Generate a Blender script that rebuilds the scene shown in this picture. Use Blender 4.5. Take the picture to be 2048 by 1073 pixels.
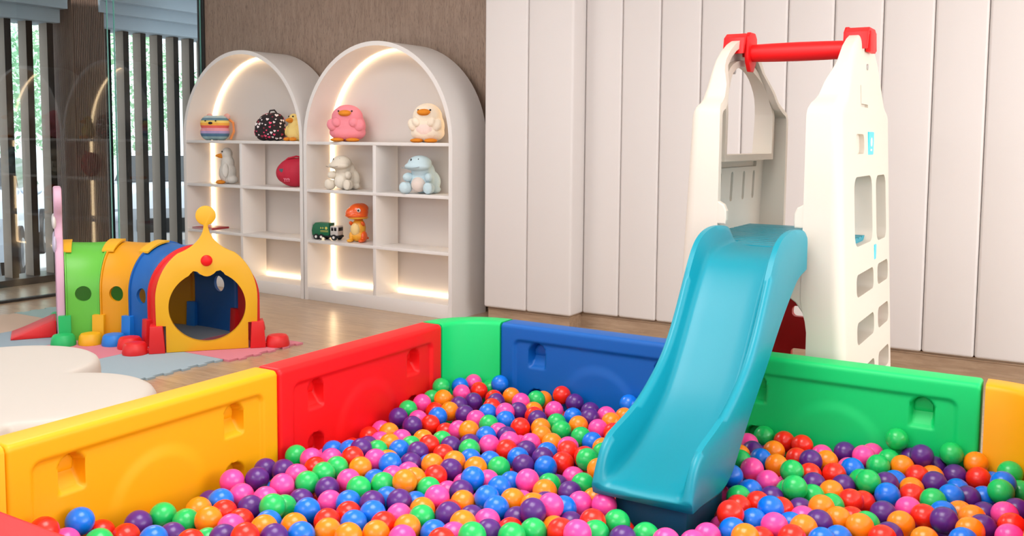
import bpy, bmesh, math, random
from mathutils import Vector, Matrix, noise
PI = math.pi
S = bpy.context.scene
for o in list(bpy.data.objects): bpy.data.objects.remove(o)
C = S.collection

# ---------------------------------------------------------------- camera
FPX, PYX = 1883.1, 426.86
YAW, PITCH, ROLL = 0.549026, 0.079702, 0.007614
CAMP = Vector((0, 0, 1.35))
Fv = Vector((-math.sin(YAW)*math.cos(PITCH), math.cos(YAW)*math.cos(PITCH), -math.sin(PITCH)))
R0 = Vector((math.cos(YAW), math.sin(YAW), 0)); U0 = R0.cross(Fv)
Rv = R0*math.cos(ROLL)+U0*math.sin(ROLL); Uv = -R0*math.sin(ROLL)+U0*math.cos(ROLL)
cam = bpy.data.cameras.new('camera'); co = bpy.data.objects.new('camera', cam); C.objects.link(co)
cam.sensor_fit = 'HORIZONTAL'; cam.sensor_width = 36; cam.lens = FPX/2048*36
cam.shift_x = 0; cam.shift_y = (PYX-536.5)/2048
cam.clip_start = .05; cam.clip_end = 300
co.matrix_world = Matrix(((Rv.x, Uv.x, -Fv.x, CAMP.x), (Rv.y, Uv.y, -Fv.y, CAMP.y), (Rv.z, Uv.z, -Fv.z, CAMP.z), (0, 0, 0, 1)))
S.camera = co

def proj(P):
    d = Vector(P)-CAMP; z = d.dot(Fv)
    return (1024+FPX*d.dot(Rv)/z, PYX-FPX*d.dot(Uv)/z, z)

# ---------------------------------------------------------------- world, lights, exposure
S.view_settings.view_transform = 'Standard'; S.view_settings.look = 'None'
S.view_settings.gamma = 1; S.view_settings.use_curve_mapping = False
S.view_settings.exposure = 0.0
w = bpy.data.worlds.new('world'); S.world = w; w.use_nodes = True
bg = w.node_tree.nodes['Background']; bg.inputs[0].default_value = (.86, .93, 1, 1); bg.inputs[1].default_value = 1.9

def area(name, loc, tgt, sx, sy, power, col=(1, 1, 1)):
    l = bpy.data.lights.new(name, 'AREA'); l.shape = 'RECTANGLE'; l.size = sx; l.size_y = sy; l.energy = power; l.color = col
    o = bpy.data.objects.new(name, l); C.objects.link(o); o.location = loc
    o.rotation_euler = (Vector(tgt)-Vector(loc)).to_track_quat('-Z', 'Y').to_euler(); return o
area('window_daylight', (3.9, 2.6, 1.9), (-1.5, 3.4, .9), 5.0, 2.4, 170, (1, .99, .97))
area('ceiling_fill_light', (-1.2, 1.6, 3.15), (-1.2, 1.6, 0), 1.6, 1.6, 75, (1, .985, .96))  # this and the next two: unseen fill lights added at ceiling height
area('ceiling_fill_light', (-4.6, 3.2, 3.15), (-4.6, 3.2, 0), 1.6, 1.6, 60, (1, .97, .94))
area('ceiling_fill_light', (-1.9, -1.3, 3.15), (-1.0, 1.6, 0), 1.6, 1.6, 56, (1, .985, .96))  # added fill, tilted from the camera side towards the pit
sun = bpy.data.lights.new('sun', 'SUN'); sun.energy = 6.0; sun.angle = .03; so = bpy.data.objects.new('sun', sun); C.objects.link(so)
so.rotation_euler = Vector((-.6, .3, -.75)).to_track_quat('-Z', 'Y').to_euler()

# ---------------------------------------------------------------- materials
def lin(c): return tuple(((x/255)/12.92 if x/255 <= .04045 else ((x/255+.055)/1.055)**2.4) for x in c)
MATS = {}
def mat(name, rgb, rough=.5, metal=0, coat=0, spec=.5, bump=0, bscale=60, emit=0, sss=0, trans=0, alpha=1):
    if name in MATS: return MATS[name]
    m = bpy.data.materials.new(name); m.use_nodes = True; nt = m.node_tree; b = nt.nodes['Principled BSDF']
    c = lin(rgb)+(1,)
    b.inputs['Base Color'].default_value = c; b.inputs['Roughness'].default_value = rough
    b.inputs['Metallic'].default_value = metal; b.inputs['Coat Weight'].default_value = coat
    b.inputs['Specular IOR Level'].default_value = spec
    if emit:
        b.inputs['Emission Color'].default_value = c; b.inputs['Emission Strength'].default_value = emit
    if sss:
        b.inputs['Subsurface Weight'].default_value = sss; b.inputs['Subsurface Radius'].default_value = (1, .6, .5); b.inputs['Subsurface Scale'].default_value = .02
    if trans:
        b.inputs['Transmission Weight'].default_value = trans
    tc = nt.nodes.new('ShaderNodeTexCoord'); n = nt.nodes.new('ShaderNodeTexNoise')
    n.inputs['Scale'].default_value = bscale; n.inputs['Detail'].default_value = 3
    nt.links.new(tc.outputs['Object'], n.inputs['Vector'])
    if bump:
        bp = nt.nodes.new('ShaderNodeBump'); bp.inputs['Strength'].default_value = bump; bp.inputs['Distance'].default_value = .004
        nt.links.new(n.outputs['Fac'], bp.inputs['Height']); nt.links.new(bp.outputs['Normal'], b.inputs['Normal'])
    else:
        # faint uneven sheen keeps the plain plastics from looking computer-flat
        mr = nt.nodes.new('ShaderNodeMapRange'); mr.inputs['To Min'].default_value = max(.02, rough-.04); mr.inputs['To Max'].default_value = min(1, rough+.05)
        n.inputs['Scale'].default_value = 6
        nt.links.new(n.outputs['Fac'], mr.inputs['Value']); nt.links.new(mr.outputs['Result'], b.inputs['Roughness'])
    MATS[name] = m; return m

def wood(name, dark, light, scale=(1, 1, 1), rough=.45, plank=None, coat=0, fleck=0):
    m = bpy.data.materials.new(name); m.use_nodes = True; nt = m.node_tree; b = nt.nodes['Principled BSDF']; L = nt.links.new
    b.inputs['Roughness'].default_value = rough; b.inputs['Coat Weight'].default_value = coat; b.inputs['Coat Roughness'].default_value = .25
    tc = nt.nodes.new('ShaderNodeTexCoord'); mp = nt.nodes.new('ShaderNodeMapping'); mp.inputs['Scale'].default_value = scale
    L(tc.outputs['Object'], mp.inputs['Vector'])
    n = nt.nodes.new('ShaderNodeTexNoise'); n.inputs['Scale'].default_value = 4; n.inputs['Detail'].default_value = 8; n.inputs['Roughness'].default_value = .65; n.inputs['Distortion'].default_value = .6
    L(mp.outputs[0], n.inputs['Vector'])
    cr = nt.nodes.new('ShaderNodeValToRGB'); cr.color_ramp.elements[0].position = .3; cr.color_ramp.elements[1].position = .7
    cr.color_ramp.elements[0].color = lin(dark)+(1,); cr.color_ramp.elements[1].color = lin(light)+(1,)
    L(n.outputs['Fac'], cr.inputs[0]); out = cr.outputs[0]
    if fleck:
        n2 = nt.nodes.new('ShaderNodeTexNoise'); n2.inputs['Scale'].default_value = 22; n2.inputs['Detail'].default_value = 2
        L(mp.outputs[0], n2.inputs['Vector'])
        mr = nt.nodes.new('ShaderNodeMapRange'); mr.inputs['From Min'].default_value = .55; mr.inputs['From Max'].default_value = .68; mr.inputs['To Max'].default_value = fleck
        L(n2.outputs['Fac'], mr.inputs['Value'])
        mx = nt.nodes.new('ShaderNodeMixRGB'); mx.inputs[2].default_value = lin([x*.6 for x in dark])+(1,)
        L(mr.outputs[0], mx.inputs[0]); L(out, mx.inputs[1]); out = mx.outputs[0]
    if plank:
        br = nt.nodes.new('ShaderNodeTexBrick'); br.offset = .5; br.inputs['Scale'].default_value = 1
        br.inputs['Brick Width'].default_value = plank[0]; br.inputs['Row Height'].default_value = plank[1]; br.inputs['Mortar Size'].default_value = .0015
        br.inputs['Color1'].default_value = (.92, .92, .92, 1); br.inputs['Color2'].default_value = (1.06, 1.05, 1.03, 1); br.inputs['Mortar'].default_value = (.6, .57, .55, 1)
        L(tc.outputs['Object'], br.inputs['Vector'])
        mx = nt.nodes.new('ShaderNodeMixRGB'); mx.blend_type = 'MULTIPLY'; mx.inputs[0].default_value = 1
        L(out, mx.inputs[1]); L(br.outputs['Color'], mx.inputs[2]); out = mx.outputs[0]
    L(out, b.inputs['Base Color'])
    MATS[name] = m; return m

YEL = mat('yellow_plastic', (236, 163, 2), .45, spec=.35)
RED = mat('red_plastic', (234, 16, 20), .45, spec=.35)
GRN = mat('green_plastic', (10, 202, 108), .45, spec=.35)
BLU = mat('blue_plastic', (0, 92, 176), .45, spec=.35)
TEAL = mat('turquoise_plastic', (0, 140, 160), .38, spec=.4)
TEALD = mat('dark_turquoise_plastic', (8, 78, 108), .5)
CREAM = mat('cream_plastic', (212, 203, 190), .5, spec=.35)
TRED = mat('tunnel_red', (214, 28, 30), .4)
TYEL = mat('tunnel_yellow', (226, 168, 18), .42)
TORG = mat('tunnel_amber', (216, 148, 4), .42)
TBLU = mat('tunnel_blue', (16, 92, 168), .42)
TLBLU = mat('tunnel_bright_blue', (24, 120, 208), .42)
TGRN = mat('tunnel_lime', (96, 184, 60), .42)
TDGRN = mat('tunnel_green', (26, 178, 96), .42)
PINK = mat('pink_plastic', (208, 164, 186), .45)
PINKF = mat('pink_foam', (206, 124, 138), .85, bump=.25, bscale=220)
BLUEF = mat('blue_grey_foam', (150, 168, 178), .85, bump=.25, bscale=220)
TEALF = mat('grey_green_foam', (152, 178, 176), .85, bump=.25, bscale=220)
SANDF = mat('sand_foam', (196, 172, 152), .85, bump=.25, bscale=220)
PAD = mat('white_leatherette', (214, 207, 204), .5, bump=.08, bscale=300)
WHITE = mat('white_lacquer', (224, 218, 214), .38)
LACQ = mat('white_shelf_interior', (212, 203, 197), .45)
OTTO = mat('ivory_leatherette', (194, 186, 177), .5, bump=.05, bscale=200)
BLACK = mat('black_rubber', (18, 18, 20), .6)
DARK = mat('dark_frame', (34, 30, 28), .4)
LED = mat('warm_led', (255, 226, 182), .5, emit=8)
FIN = mat('fin_grey', (146, 134, 122), .6); FIN_SHADE = mat('fin_backlit_shade', (10, 10, 9), .7, spec=.1)
FINM = mat('bulkhead_grey', (150, 164, 174), .7)
CEIL = mat('ceiling_white', (240, 240, 238), .8)
CONC = mat('paving', (190, 192, 190), .9, bump=.3)
WALLW = wood('brown_veneer', (138, 114, 98), (164, 140, 122), (9, 9, 1.1), .5, fleck=.5)
FLOORM = wood('oak_floor', (160, 130, 102), (196, 168, 138), (1.2, 9, 1), .28, plank=(1.2, .16), coat=.25)
PLIN = wood('plinth_wood', (148, 120, 96), (180, 152, 126), (1.2, 9, 9), .4)
REED = wood('reeded_wood', (84, 62, 50), (120, 92, 76), (9, 9, .6), .5)

# ---------------------------------------------------------------- mesh helpers
def link(o, parent=None):
    C.objects.link(o)
    if parent is not None: o.parent = parent
    return o
def fin(name, bm, m, parent=None, smooth=True, ang=.6, loc=None, rotz=0, **props):
    me = bpy.data.meshes.new(name); bmesh.ops.recalc_face_normals(bm, faces=bm.faces); bm.to_mesh(me); bm.free()
    if isinstance(m, (list, tuple)):
        for k in m: me.materials.append(k)
    else: me.materials.append(m)
    if smooth:
        me.polygons.foreach_set('use_smooth', [True]*len(me.polygons)); me.set_sharp_from_angle(angle=ang)
    o = bpy.data.objects.new(name, me); link(o, parent)
    if loc: o.location = loc
    if rotz: o.rotation_euler.z = rotz
    for k, v in props.items(): o[k] = v
    return o
def thing(name, label, cat, loc=(0, 0, 0), rotz=0, group=None):
    o = bpy.data.objects.new(name, None); C.objects.link(o); o.location = loc; o.rotation_euler.z = rotz; o.empty_display_size = .1
    o['label'] = label; o['category'] = cat
    if group: o['group'] = group
    return o
def tag(o, label, cat, group=None, kind=None):
    o['label'] = label; o['category'] = cat
    if group: o['group'] = group
    if kind: o['kind'] = kind
    return o
def box(bm, lo, hi, bev=0, seg=2, M=None):
    t = bmesh.new(); bmesh.ops.create_cube(t, size=1)
    sx, sy, sz = [hi[i]-lo[i] for i in range(3)]
    for v in t.verts:
        v.co = Vector((lo[0]+(v.co.x+.5)*sx, lo[1]+(v.co.y+.5)*sy, lo[2]+(v.co.z+.5)*sz))
    if bev: bmesh.ops.bevel(t, geom=t.edges[:], offset=min(bev, .49*min(sx, sy, sz)), segments=seg, profile=.5, affect='EDGES')
    add(bm, t, M)
def add(bm, t, M=None, mi=None):
    if M is not None: bmesh.ops.transform(t, matrix=M, verts=t.verts)
    mp = {v: bm.verts.new(v.co) for v in t.verts}
    for f in t.faces:
        try:
            nf = bm.faces.new([mp[v] for v in f.verts]); nf.material_index = f.material_index if mi is None else mi
        except ValueError: pass
    t.free()
def sph(bm, c, r, M=None, u=24, v=14, mi=0):
    t = bmesh.new(); bmesh.ops.create_uvsphere(t, u_segments=u, v_segments=v, radius=1)
    if not hasattr(r, '__len__'): r = (r, r, r)
    for q in t.verts: q.co = Vector((q.co.x*r[0], q.co.y*r[1], q.co.z*r[2]))
    A = Matrix.Translation(c) @ (M if M is not None else Matrix())
    add(bm, t, A, mi)
def cyl(bm, p0, p1, r0, r1=None, seg=20, mi=0, cap=True):
    r1 = r0 if r1 is None else r1
    p0, p1 = Vector(p0), Vector(p1); d = p1-p0; q = d.to_track_quat('Z', 'Y').to_matrix()
    a = [bm.verts.new(p0+q@Vector((r0*math.cos(2*PI*k/seg), r0*math.sin(2*PI*k/seg), 0))) for k in range(seg)]
    b = [bm.verts.new(p1+q@Vector((r1*math.cos(2*PI*k/seg), r1*math.sin(2*PI*k/seg), 0))) for k in range(seg)]
    for k in range(seg):
        f = bm.faces.new((a[k], a[(k+1) % seg], b[(k+1) % seg], b[k])); f.material_index = mi
    if cap:
        bm.faces.new(a[::-1]).material_index = mi; bm.faces.new(b).material_index = mi
def tube(bm, pts, r, seg=8, mi=0):
    pts = [Vector(p) for p in pts]; rings = []
    for i, p in enumerate(pts):
        d = (pts[min(i+1, len(pts)-1)]-pts[max(i-1, 0)]).normalized(); q = d.to_track_quat('Z', 'Y').to_matrix()
        rr = r[i] if hasattr(r, '__len__') else r
        rings.append([bm.verts.new(p+q@Vector((rr*math.cos(2*PI*k/seg), rr*math.sin(2*PI*k/seg), 0))) for k in range(seg)])
    for a, b in zip(rings, rings[1:]):
        for k in range(seg): bm.faces.new((a[k], a[(k+1) % seg], b[(k+1) % seg], b[k])).material_index = mi
    bm.faces.new(rings[0][::-1]).material_index = mi; bm.faces.new(rings[-1]).material_index = mi
def lathe(bm, prof, c=(0, 0, 0), seg=32, M=None, mi=0):
    t = bmesh.new(); rings = []
    for r, z in prof:
        rings.append([t.verts.new((max(r, 1e-5)*math.cos(2*PI*k/seg), max(r, 1e-5)*math.sin(2*PI*k/seg), z)) for k in range(seg)])
    for a, b in zip(rings, rings[1:]):
        for k in range(seg): t.faces.new((a[k], a[(k+1) % seg], b[(k+1) % seg], b[k]))
    t.faces.new(rings[0][::-1]); t.faces.new(rings[-1])
    bmesh.ops.remove_doubles(t, verts=t.verts, dist=1e-4)
    add(bm, t, Matrix.Translation(c) @ (M if M is not None else Matrix()), mi)
def prism(pts, f0, f1, mp, bev=0):
    """closed polygon pts (a,b) extruded from depth f0 to f1; mp(a,b,d) -> 3D"""
    bm = bmesh.new()
    A = [bm.verts.new(mp(a, b, f0)) for a, b in pts]; B = [bm.verts.new(mp(a, b, f1)) for a, b in pts]
    n = len(pts)
    bm.faces.new(A[::-1]); bm.faces.new(B)
    for k in range(n): bm.faces.new((A[k], A[(k+1) % n], B[(k+1) % n], B[k]))
    bmesh.ops.recalc_face_normals(bm, faces=bm.faces)
    if bev:
        es = [e for e in bm.edges if (e.verts[0] in A and e.verts[1] in A) or (bev < .03 and e.verts[0] in B and e.verts[1] in B)]
        bmesh.ops.bevel(bm, geom=es, offset=bev, segments=2 if bev < .03 else 6, profile=.5, affect='EDGES')
    return bm
def rrect(a0, b0, a1, b1, r, n=5):
    r = min(r, (a1-a0)/2-1e-4, (b1-b0)/2-1e-4); out = []
    for cx, cy, s in ((a1-r, b1-r, 0), (a0+r, b1-r, 1), (a0+r, b0+r, 2), (a1-r, b0+r, 3)):
        for k in range(n+1):
            t = (s+k/n)*PI/2; out.append((cx+r*math.cos(t), cy+r*math.sin(t)))
    return out
def tmpobj(bm):
    me = bpy.data.meshes.new('t'); bmesh.ops.recalc_face_normals(bm, faces=bm.faces); bm.to_mesh(me); bm.free()
    o = bpy.data.objects.new('t', me); C.objects.link(o); return o
def evalmesh(o):
    dg = bpy.context.evaluated_depsgraph_get(); dg.update()
    return bpy.data.meshes.new_from_object(o.evaluated_get(dg))
def boolean(base, ops):
    """ops: list of (bm, 'UNION'/'DIFFERENCE'); returns a bmesh"""
    o = tmpobj(base); tl = []
    for b, op in ops:
        t = tmpobj(b); tl.append(t); md = o.modifiers.new('b', 'BOOLEAN'); md.operation = op; md.object = t; md.solver = 'EXACT'
    me = evalmesh(o)
    for t in tl+[o]: bpy.data.objects.remove(t)
    bm = bmesh.new(); bm.from_mesh(me); bpy.data.meshes.remove(me)
    bmesh.ops.dissolve_degenerate(bm, dist=1e-5, edges=bm.edges[:])
    return bm
def blob(parts, vox=.006, smooth=3):
    """fuse ellipsoids (centre, radii[, rotation]) into one continuous skin"""
    bm = bmesh.new()
    for p in parts: sph(bm, p[0], p[1], p[2] if len(p) > 2 else None, 20, 12)
    o = tmpobj(bm); md = o.modifiers.new('r', 'REMESH'); md.mode = 'VOXEL'; md.voxel_size = vox
    ms = o.modifiers.new('s', 'SMOOTH'); ms.iterations = smooth; ms.factor = .5
    me = evalmesh(o); bpy.data.objects.remove(o)
    b2 = bmesh.new(); b2.from_mesh(me); bpy.data.meshes.remove(me); return b2
def rot(ax, deg): return Matrix.Rotation(math.radians(deg), 4, ax)

# ================================================================ ROOM
def struct(name, bm, m, **k):
    o = fin(name, bm, m, **k); o['kind'] = 'structure'; return o
bm = bmesh.new(); box(bm, (-8.4, -2.5, -.05), (4.2, 6.4, 0)); struct('floor', bm, FLOORM, smooth=False)
bm = bmesh.new(); box(bm, (-7.25, 6.2, 0), (-3.4, 6.32, 3.2)); struct('wall_back', bm, WALLW, smooth=False)
bm = bmesh.new(); box(bm, (-3.6, 6.07, 0), (4.2, 6.3, 3.2)); struct('wall_back_padded', bm, PAD, smooth=False)
bm = bmesh.new(); box(bm, (-7.4, -2.5, 3.2), (4.2, 6.4, 3.3)); struct('ceiling', bm, CEIL, smooth=False)
bm = bmesh.new(); box(bm, (-7.32, 6.18, 0), (-7.23, 6.33, 3.2), .004); struct('trim_1', bm, DARK)
# plinth below the padding (steps in at the recess) with a small moulding
bm = bmesh.new()
box(bm, (-3.77, 5.835, 0), (-3.085, 6.07, .098)); box(bm, (-3.77, 5.827, .078), (-3.079, 6.07, .088), .003)
struct('baseboard_left', bm, PLIN)
bm = bmesh.new()
box(bm, (-3.085, 6.01, 0), (4.1, 6.07, .098)); box(bm, (-3.085, 6.002, .078), (4.1, 6.05, .088), .003)
struct('baseboard_back', bm, PLIN)
# padded upright wall cushions: each one is a thing
def pad(x0, x1, y, d=.1):
    bm = bmesh.new(); box(bm, (x0+.001, y, .1), (x1-.001, y+d, 3.19), .018, 4)
    return fin('wall_pad', bm, PAD, ang=1.2)
xs = [-3.785, -3.42, -3.058]
o = pad(xs[0], xs[1], 5.79, .28); tag(o, 'tall white padded wall panel right next to the arched shelves and brown wood wall', 'wall pad', 'upright white wall pads')
bm = bmesh.new(); box(bm, (xs[1]+.001, 5.79, .1), (xs[2], 6.08, 3.19), .018, 4)
o = fin('wall_pad', bm, PAD, ang=1.2); tag(o, 'white padded panel wrapping the projecting wall corner, second from the brown wall', 'wall pad', 'upright white wall pads')
names = ['first white padded panel in the recess right of the projecting wall corner',
 'second white padded panel right of the projecting wall corner',
 'third white padded panel right of the projecting wall corner, above the blue pit panel',
 'white padded panel just left of the slide tower, partly behind its left side',
 'white padded panel seen behind the red bar through the left tower arch',
 'white padded panel seen between the two slide tower sides, left one',
 'white padded panel seen between the two slide tower sides, beside the right side',
 'white padded panel hidden mostly behind the right side of the slide tower',
 'white padded panel directly right of the slide tower',
 'white padded panel second from the right edge, above the green pit panel',
 'white padded panel at the far right, above the yellow pit corner']
x = xs[2]; W = .2825; k = 0
while x < -.25:
    o = pad(x, x+W, 5.97); tag(o, names[min(k, len(names)-1)], 'wall pad', 'upright white wall pads'); k += 1; x += W
while x < 3.9:
    o = pad(x, x+W, 5.97); tag(o, 'white padded wall panel beyond the far right one', 'wall pad', 'upright white wall pads beyond the frame'); x += W

# glass partition on the left
GL = bpy.data.materials.new('glass'); GL.use_nodes = True; nt = GL.node_tree
b = nt.nodes['Principled BSDF']; b.inputs['Base Color'].default_value = (.93, .97, .96, 1); b.inputs['Roughness'].default_value = 0
b.inputs['Transmission Weight'].default_value = 1; b.inputs['IOR'].default_value = 1.45
GE = mat('glass_edge', (120, 190, 176), .15)
GR = .05
def pane(n, y0, y1):
    bm = bmesh.new(); box(bm, (-.006, y0-4.4, .02), (.006, y1-4.4, 3.19)); o = struct('window_%d' % n, bm, GL, smooth=False, loc=(-7.36, 4.4, 0), rotz=-GR)
    bm = bmesh.new(); box(bm, (-.0075, y0-4.4, .02), (.0075, y0-4.394, 3.19)); box(bm, (-.0075, y1-4.406, .02), (.0075, y1-4.4, 3.19))
    fin('glass_edge', bm, GE, o, smooth=False); return o
pane(1, 2.3, 3.75); pane(2, 3.76, 5.215); pane(3, 5.275, 6.18)
bm = bmesh.new(); box(bm, (-.03, -2.1, 0), (.03, 1.78, .02)); struct('trim_2', bm, DARK, loc=(-7.36, 4.4, 0), rotz=-GR)
bm = bmesh.new(); box(bm, (-7.54, -2.5, 0), (-7.42, 2.29, 3.2)); struct('wall_left', bm, PAD, smooth=False)

# outside the glass: stepped bulkhead, fins, reeded column, cars, hedge
bm = bmesh.new()
box(bm, (-8.5, 2, 2.37), (-8.1, 5.28, 2.50)); box(bm, (-8.5, 2, 2.49), (-7.98, 5.28, 2.60)); box(bm, (-8.5, 2, 2.6), (-7.9, 5.28, 3.3))
box(bm, (-8.5, 5.6, 2.38), (-8.1, 11, 2.50)); box(bm, (-8.5, 5.6, 2.5), (-7.98, 11, 2.60)); box(bm, (-8.5, 5.6, 2.6), (-7.86, 11, 2.75)); box(bm, (-8.5, 5.6, 2.75), (-7.7, 11, 3.3))
struct('trim_3', bm, FINM, smooth=False)
bm = bmesh.new()
box(bm, (-8.43, 5.36, 3.28), (-8.0, 5.66, 3.3))
for i in range(30):
    y = 5.35+i*.0185
    if y < 5.65: box(bm, (-8.003, y, 0), (-7.992, y+.007, 3.3))
for i in range(27):
    x = -8.425+i*.0158
    box(bm, (x, 5.336, 0), (x+.0085, 5.352, 3.3))
box(bm, (-8.03, 5.09, 0), (-7.994, 5.345, 3.3)) if False else None
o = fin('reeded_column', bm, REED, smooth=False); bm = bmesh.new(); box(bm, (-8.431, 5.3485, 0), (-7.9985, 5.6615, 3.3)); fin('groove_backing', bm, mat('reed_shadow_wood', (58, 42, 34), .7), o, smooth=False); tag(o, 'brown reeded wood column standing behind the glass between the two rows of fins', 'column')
tpl = None; n = 0
for i in range(-12, 28):
    y = 4.812+i*.2
    if 5.25 < y < 5.70 or y > 10: continue
    if tpl is None:
        bm = bmesh.new(); box(bm, (-.125, 0, .02), (0, .056, 2.375)); tpl = fin('window_fin', bm, FIN, smooth=False); f = tpl
        bm = bmesh.new(); box(bm, (0, -.001, .02), (.006, .057, 2.375)); fc_ = fin('front_shade', bm, FIN_SHADE, tpl, smooth=False, label='fin front face with backlit shade painted dark')  # near-black sheet paints the backlit shade on the fin's room-facing side
    else:
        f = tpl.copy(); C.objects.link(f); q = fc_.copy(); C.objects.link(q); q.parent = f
    f.location = (-8.2, y, 0)
    if y < 4.7: lb, g = 'grey upright fin beyond the left edge of the glass front', 'window fins past the left edge'
    elif y < 4.9: lb, g = 'leftmost grey upright fin behind the glass, nearest the left edge', 'window fins'
    elif y < 5.1: lb, g = 'second grey upright fin from the left edge behind the glass', 'window fins'
    elif y < 5.3: lb, g = 'grey upright fin immediately left of the reeded wood column', 'window fins'
    elif y < 7.1:
        n += 1; lb = ['grey upright fin touching the right side of the reeded wood column'] + ['%s grey upright fin right of the reeded column, behind the glass' % q for q in ('second', 'third', 'fourth', 'fifth', 'sixth', 'seventh', 'eighth')]
        lb = lb[min(n-1, 7)]; g = 'window fins'
    else: lb, g = 'grey upright fin hidden behind the left arched shelf', 'window fins hidden by the shelf'
    tag(f, lb, 'fin', g)
bm = bmesh.new(); box(bm, (-8.42, 1, 0), (-8.1, 11, .06)); struct('trim_4', bm, DARK, smooth=False)
bm = bmesh.new(); box(bm, (-40, -14, -.42), (-8.4, 34, -.36)); o = struct('ground_outside', bm, CONC, smooth=False)

def car(loc, rz, body, label):
    t = thing('car', label, 'car', loc, rz)
    # side profile in x (length 4.4) and z, swept over the width with tumblehome
    prof = [(-2.2, .35), (-2.22, .62), (-2.1, .82), (-1.95, .92), (-1.45, .98), (-.85, 1.38), (-.2, 1.47), (.5, 1.44), (1.15, 1.05), (1.9, .93), (2.15, .78), (2.22, .5), (2.15, .3)]
    bm = bmesh.new(); rows = []
    for yy in (-.86, -.8, -.6, 0, .6, .8, .86):
        row = []
        for px, pz in prof:
            k = max(0, (pz-.95)/.55); a = abs(yy)/.86
            yv = yy*(1-.2*k); zv = pz-(.06*a**4 if pz > .9 else 0)
            row.append(bm.verts.new((px*(1-.03*a**3), yv, zv)))
        rows.append(row)
    for r1, r2 in zip(rows, rows[1:]):
        for k in range(len(prof)): bm.faces.new((r1[k], r1[(k+1) % len(prof)], r2[(k+1) % len(prof)], r2[k]))
    bm.faces.new(rows[0]); bm.faces.new(rows[-1][::-1])
    fin('body', bm, body, t, ang=.5)
    dg = mat('car_glass', (24, 28, 32), .08, spec=.8)
    for s in (-1, 1):
        bm = bmesh.new(); q = [(-1.3, 1.0), (-.82, 1.33), (-.2, 1.405), (.48, 1.38), (1.0, 1.06)]
        vs = [bm.verts.new((a, s*(.865*(1-.2*max(0, (b-.95)/.55))+.004), b)) for a, b in q]; bm.faces.new(vs)
        fin('side_window', bm, dg, t, smooth=False)
    bm = bmesh.new(); vs = [bm.verts.new(v) for v in ((.56, -.6, 1.42), (.56, .6, 1.42), (1.12, .72, 1.09), (1.12, -.72, 1.09))]; bm.faces.new(vs); fin('windscreen', bm, dg, t, smooth=False)
    for a, yv in ((-1.38, -.8), (-1.38, .8), (1.38, -.8), (1.38, .8)):
        bm = bmesh.new(); cyl(bm, (a, yv-.1, .32), (a, yv+.1, .32), .32, seg=28); wh = fin('wheel', bm, BLACK, t)
        bm = bmesh.new(); s = 1 if yv > 0 else -1; cyl(bm, (a, yv+s*.09, .32), (a, yv+s*.115, .32), .2, .16, seg=10); fin('hubcap', bm, mat('alloy', (170, 172, 176), .3, metal=.8), wh)
    bm = bmesh.new(); box(bm, (2.14, -.45, .48), (2.235, .45, .66), .02); fin('grille', bm, BLACK, t)
    for s in (-1, 1):
        bm = bmesh.new(); sph(bm, (2.08, s*.62, .68), (.12, .17, .08)); fin('headlight', bm, mat('headlight', (225, 232, 240), .1), t)
        bm = bmesh.new(); sph(bm, (.75, s*.95, 1.02), (.07, .12, .07)); fin('mirror', bm, body, t)
    bm = bmesh.new(); box(bm, (2.225, -.22, .38), (2.245, .22, .47)); fin('number_plate', bm, WHITE, t, smooth=False)
    return t
car((-11.7, 9.3, -.36), math.radians(-37), mat('car_silver', (200, 206, 214), .25, metal=.2, coat=.6), 'silver car parked outside behind the fins right of the column')
car((-12.3, 6.5, -.36), math.radians(-37), mat('car_white', (214, 226, 240), .3, coat=.6), 'pale blue-white car parked outside behind the fins at the left edge')
car((-15.5, 15.2, -.36), math.radians(-50), mat('car_dark', (40, 44, 52), .25, coat=.6), 'dark car parked outside furthest from the glass, behind the silver car')

LEAF = mat('leaves', (150, 196, 160), .7); LEAF2 = mat('leaves_pale', (178, 212, 180), .7)
def tree(loc, h, r, m, label, seed):
    rnd = random.Random(seed); t = thing('tree', label, 'tree', loc)
    bm = bmesh.new(); tube(bm, [(0, 0, 0), (.05, 0, h*.3), (0, .08, h*.6)], [.16, .13, .09], 10); fin('trunk', bm, mat('bark', (92, 78, 64), .9, bump=.5, bscale=20), t)
    bm = bmesh.new()
    for i in range(4200):
        a = rnd.uniform(0, 2*PI); u = rnd.uniform(-1, 1); q = rnd.uniform(.55, 1)**.5; s = math.sqrt(1-u*u)
        p = Vector((r*q*s*math.cos(a), r*q*s*math.sin(a), h*.62+h*.4*q*u)); sz = rnd.uniform(.05, .10)
        e1 = Vector((rnd.uniform(-1, 1), rnd.uniform(-1, 1), rnd.uniform(-1, 1))).normalized(); e2 = e1.cross(Vector((rnd.random(), rnd.random(), 1))).normalized()
        vs = [bm.verts.new(p+e1*sz), bm.verts.new(p+e2*sz*.6), bm.verts.new(p-e1*sz), bm.verts.new(p-e2*sz*.6)]
        bm.faces.new(vs)
    fin('foliage', bm, m, t, smooth=False)
tl = ['leafy green tree outside behind the fins at the left edge', 'pale green tree outside just left of the reeded column', 'green tree outside just right of the reeded column', 'pale green tree outside behind the fins near the arched shelf', 'green tree outside, hidden mostly behind the left arched shelf']
for i, (tx, ty, th) in enumerate([(-18, 9.2, 4.2), (-19, 13.2, 4.6), (-17.4, 16.9, 4.2), (-20.4, 20.2, 4.8), (-16.6, 20.9, 4.4)]):
    tree((tx, ty, -.36), th, 1.9, LEAF if i % 2 == 0 else LEAF2, tl[i], i)

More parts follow.
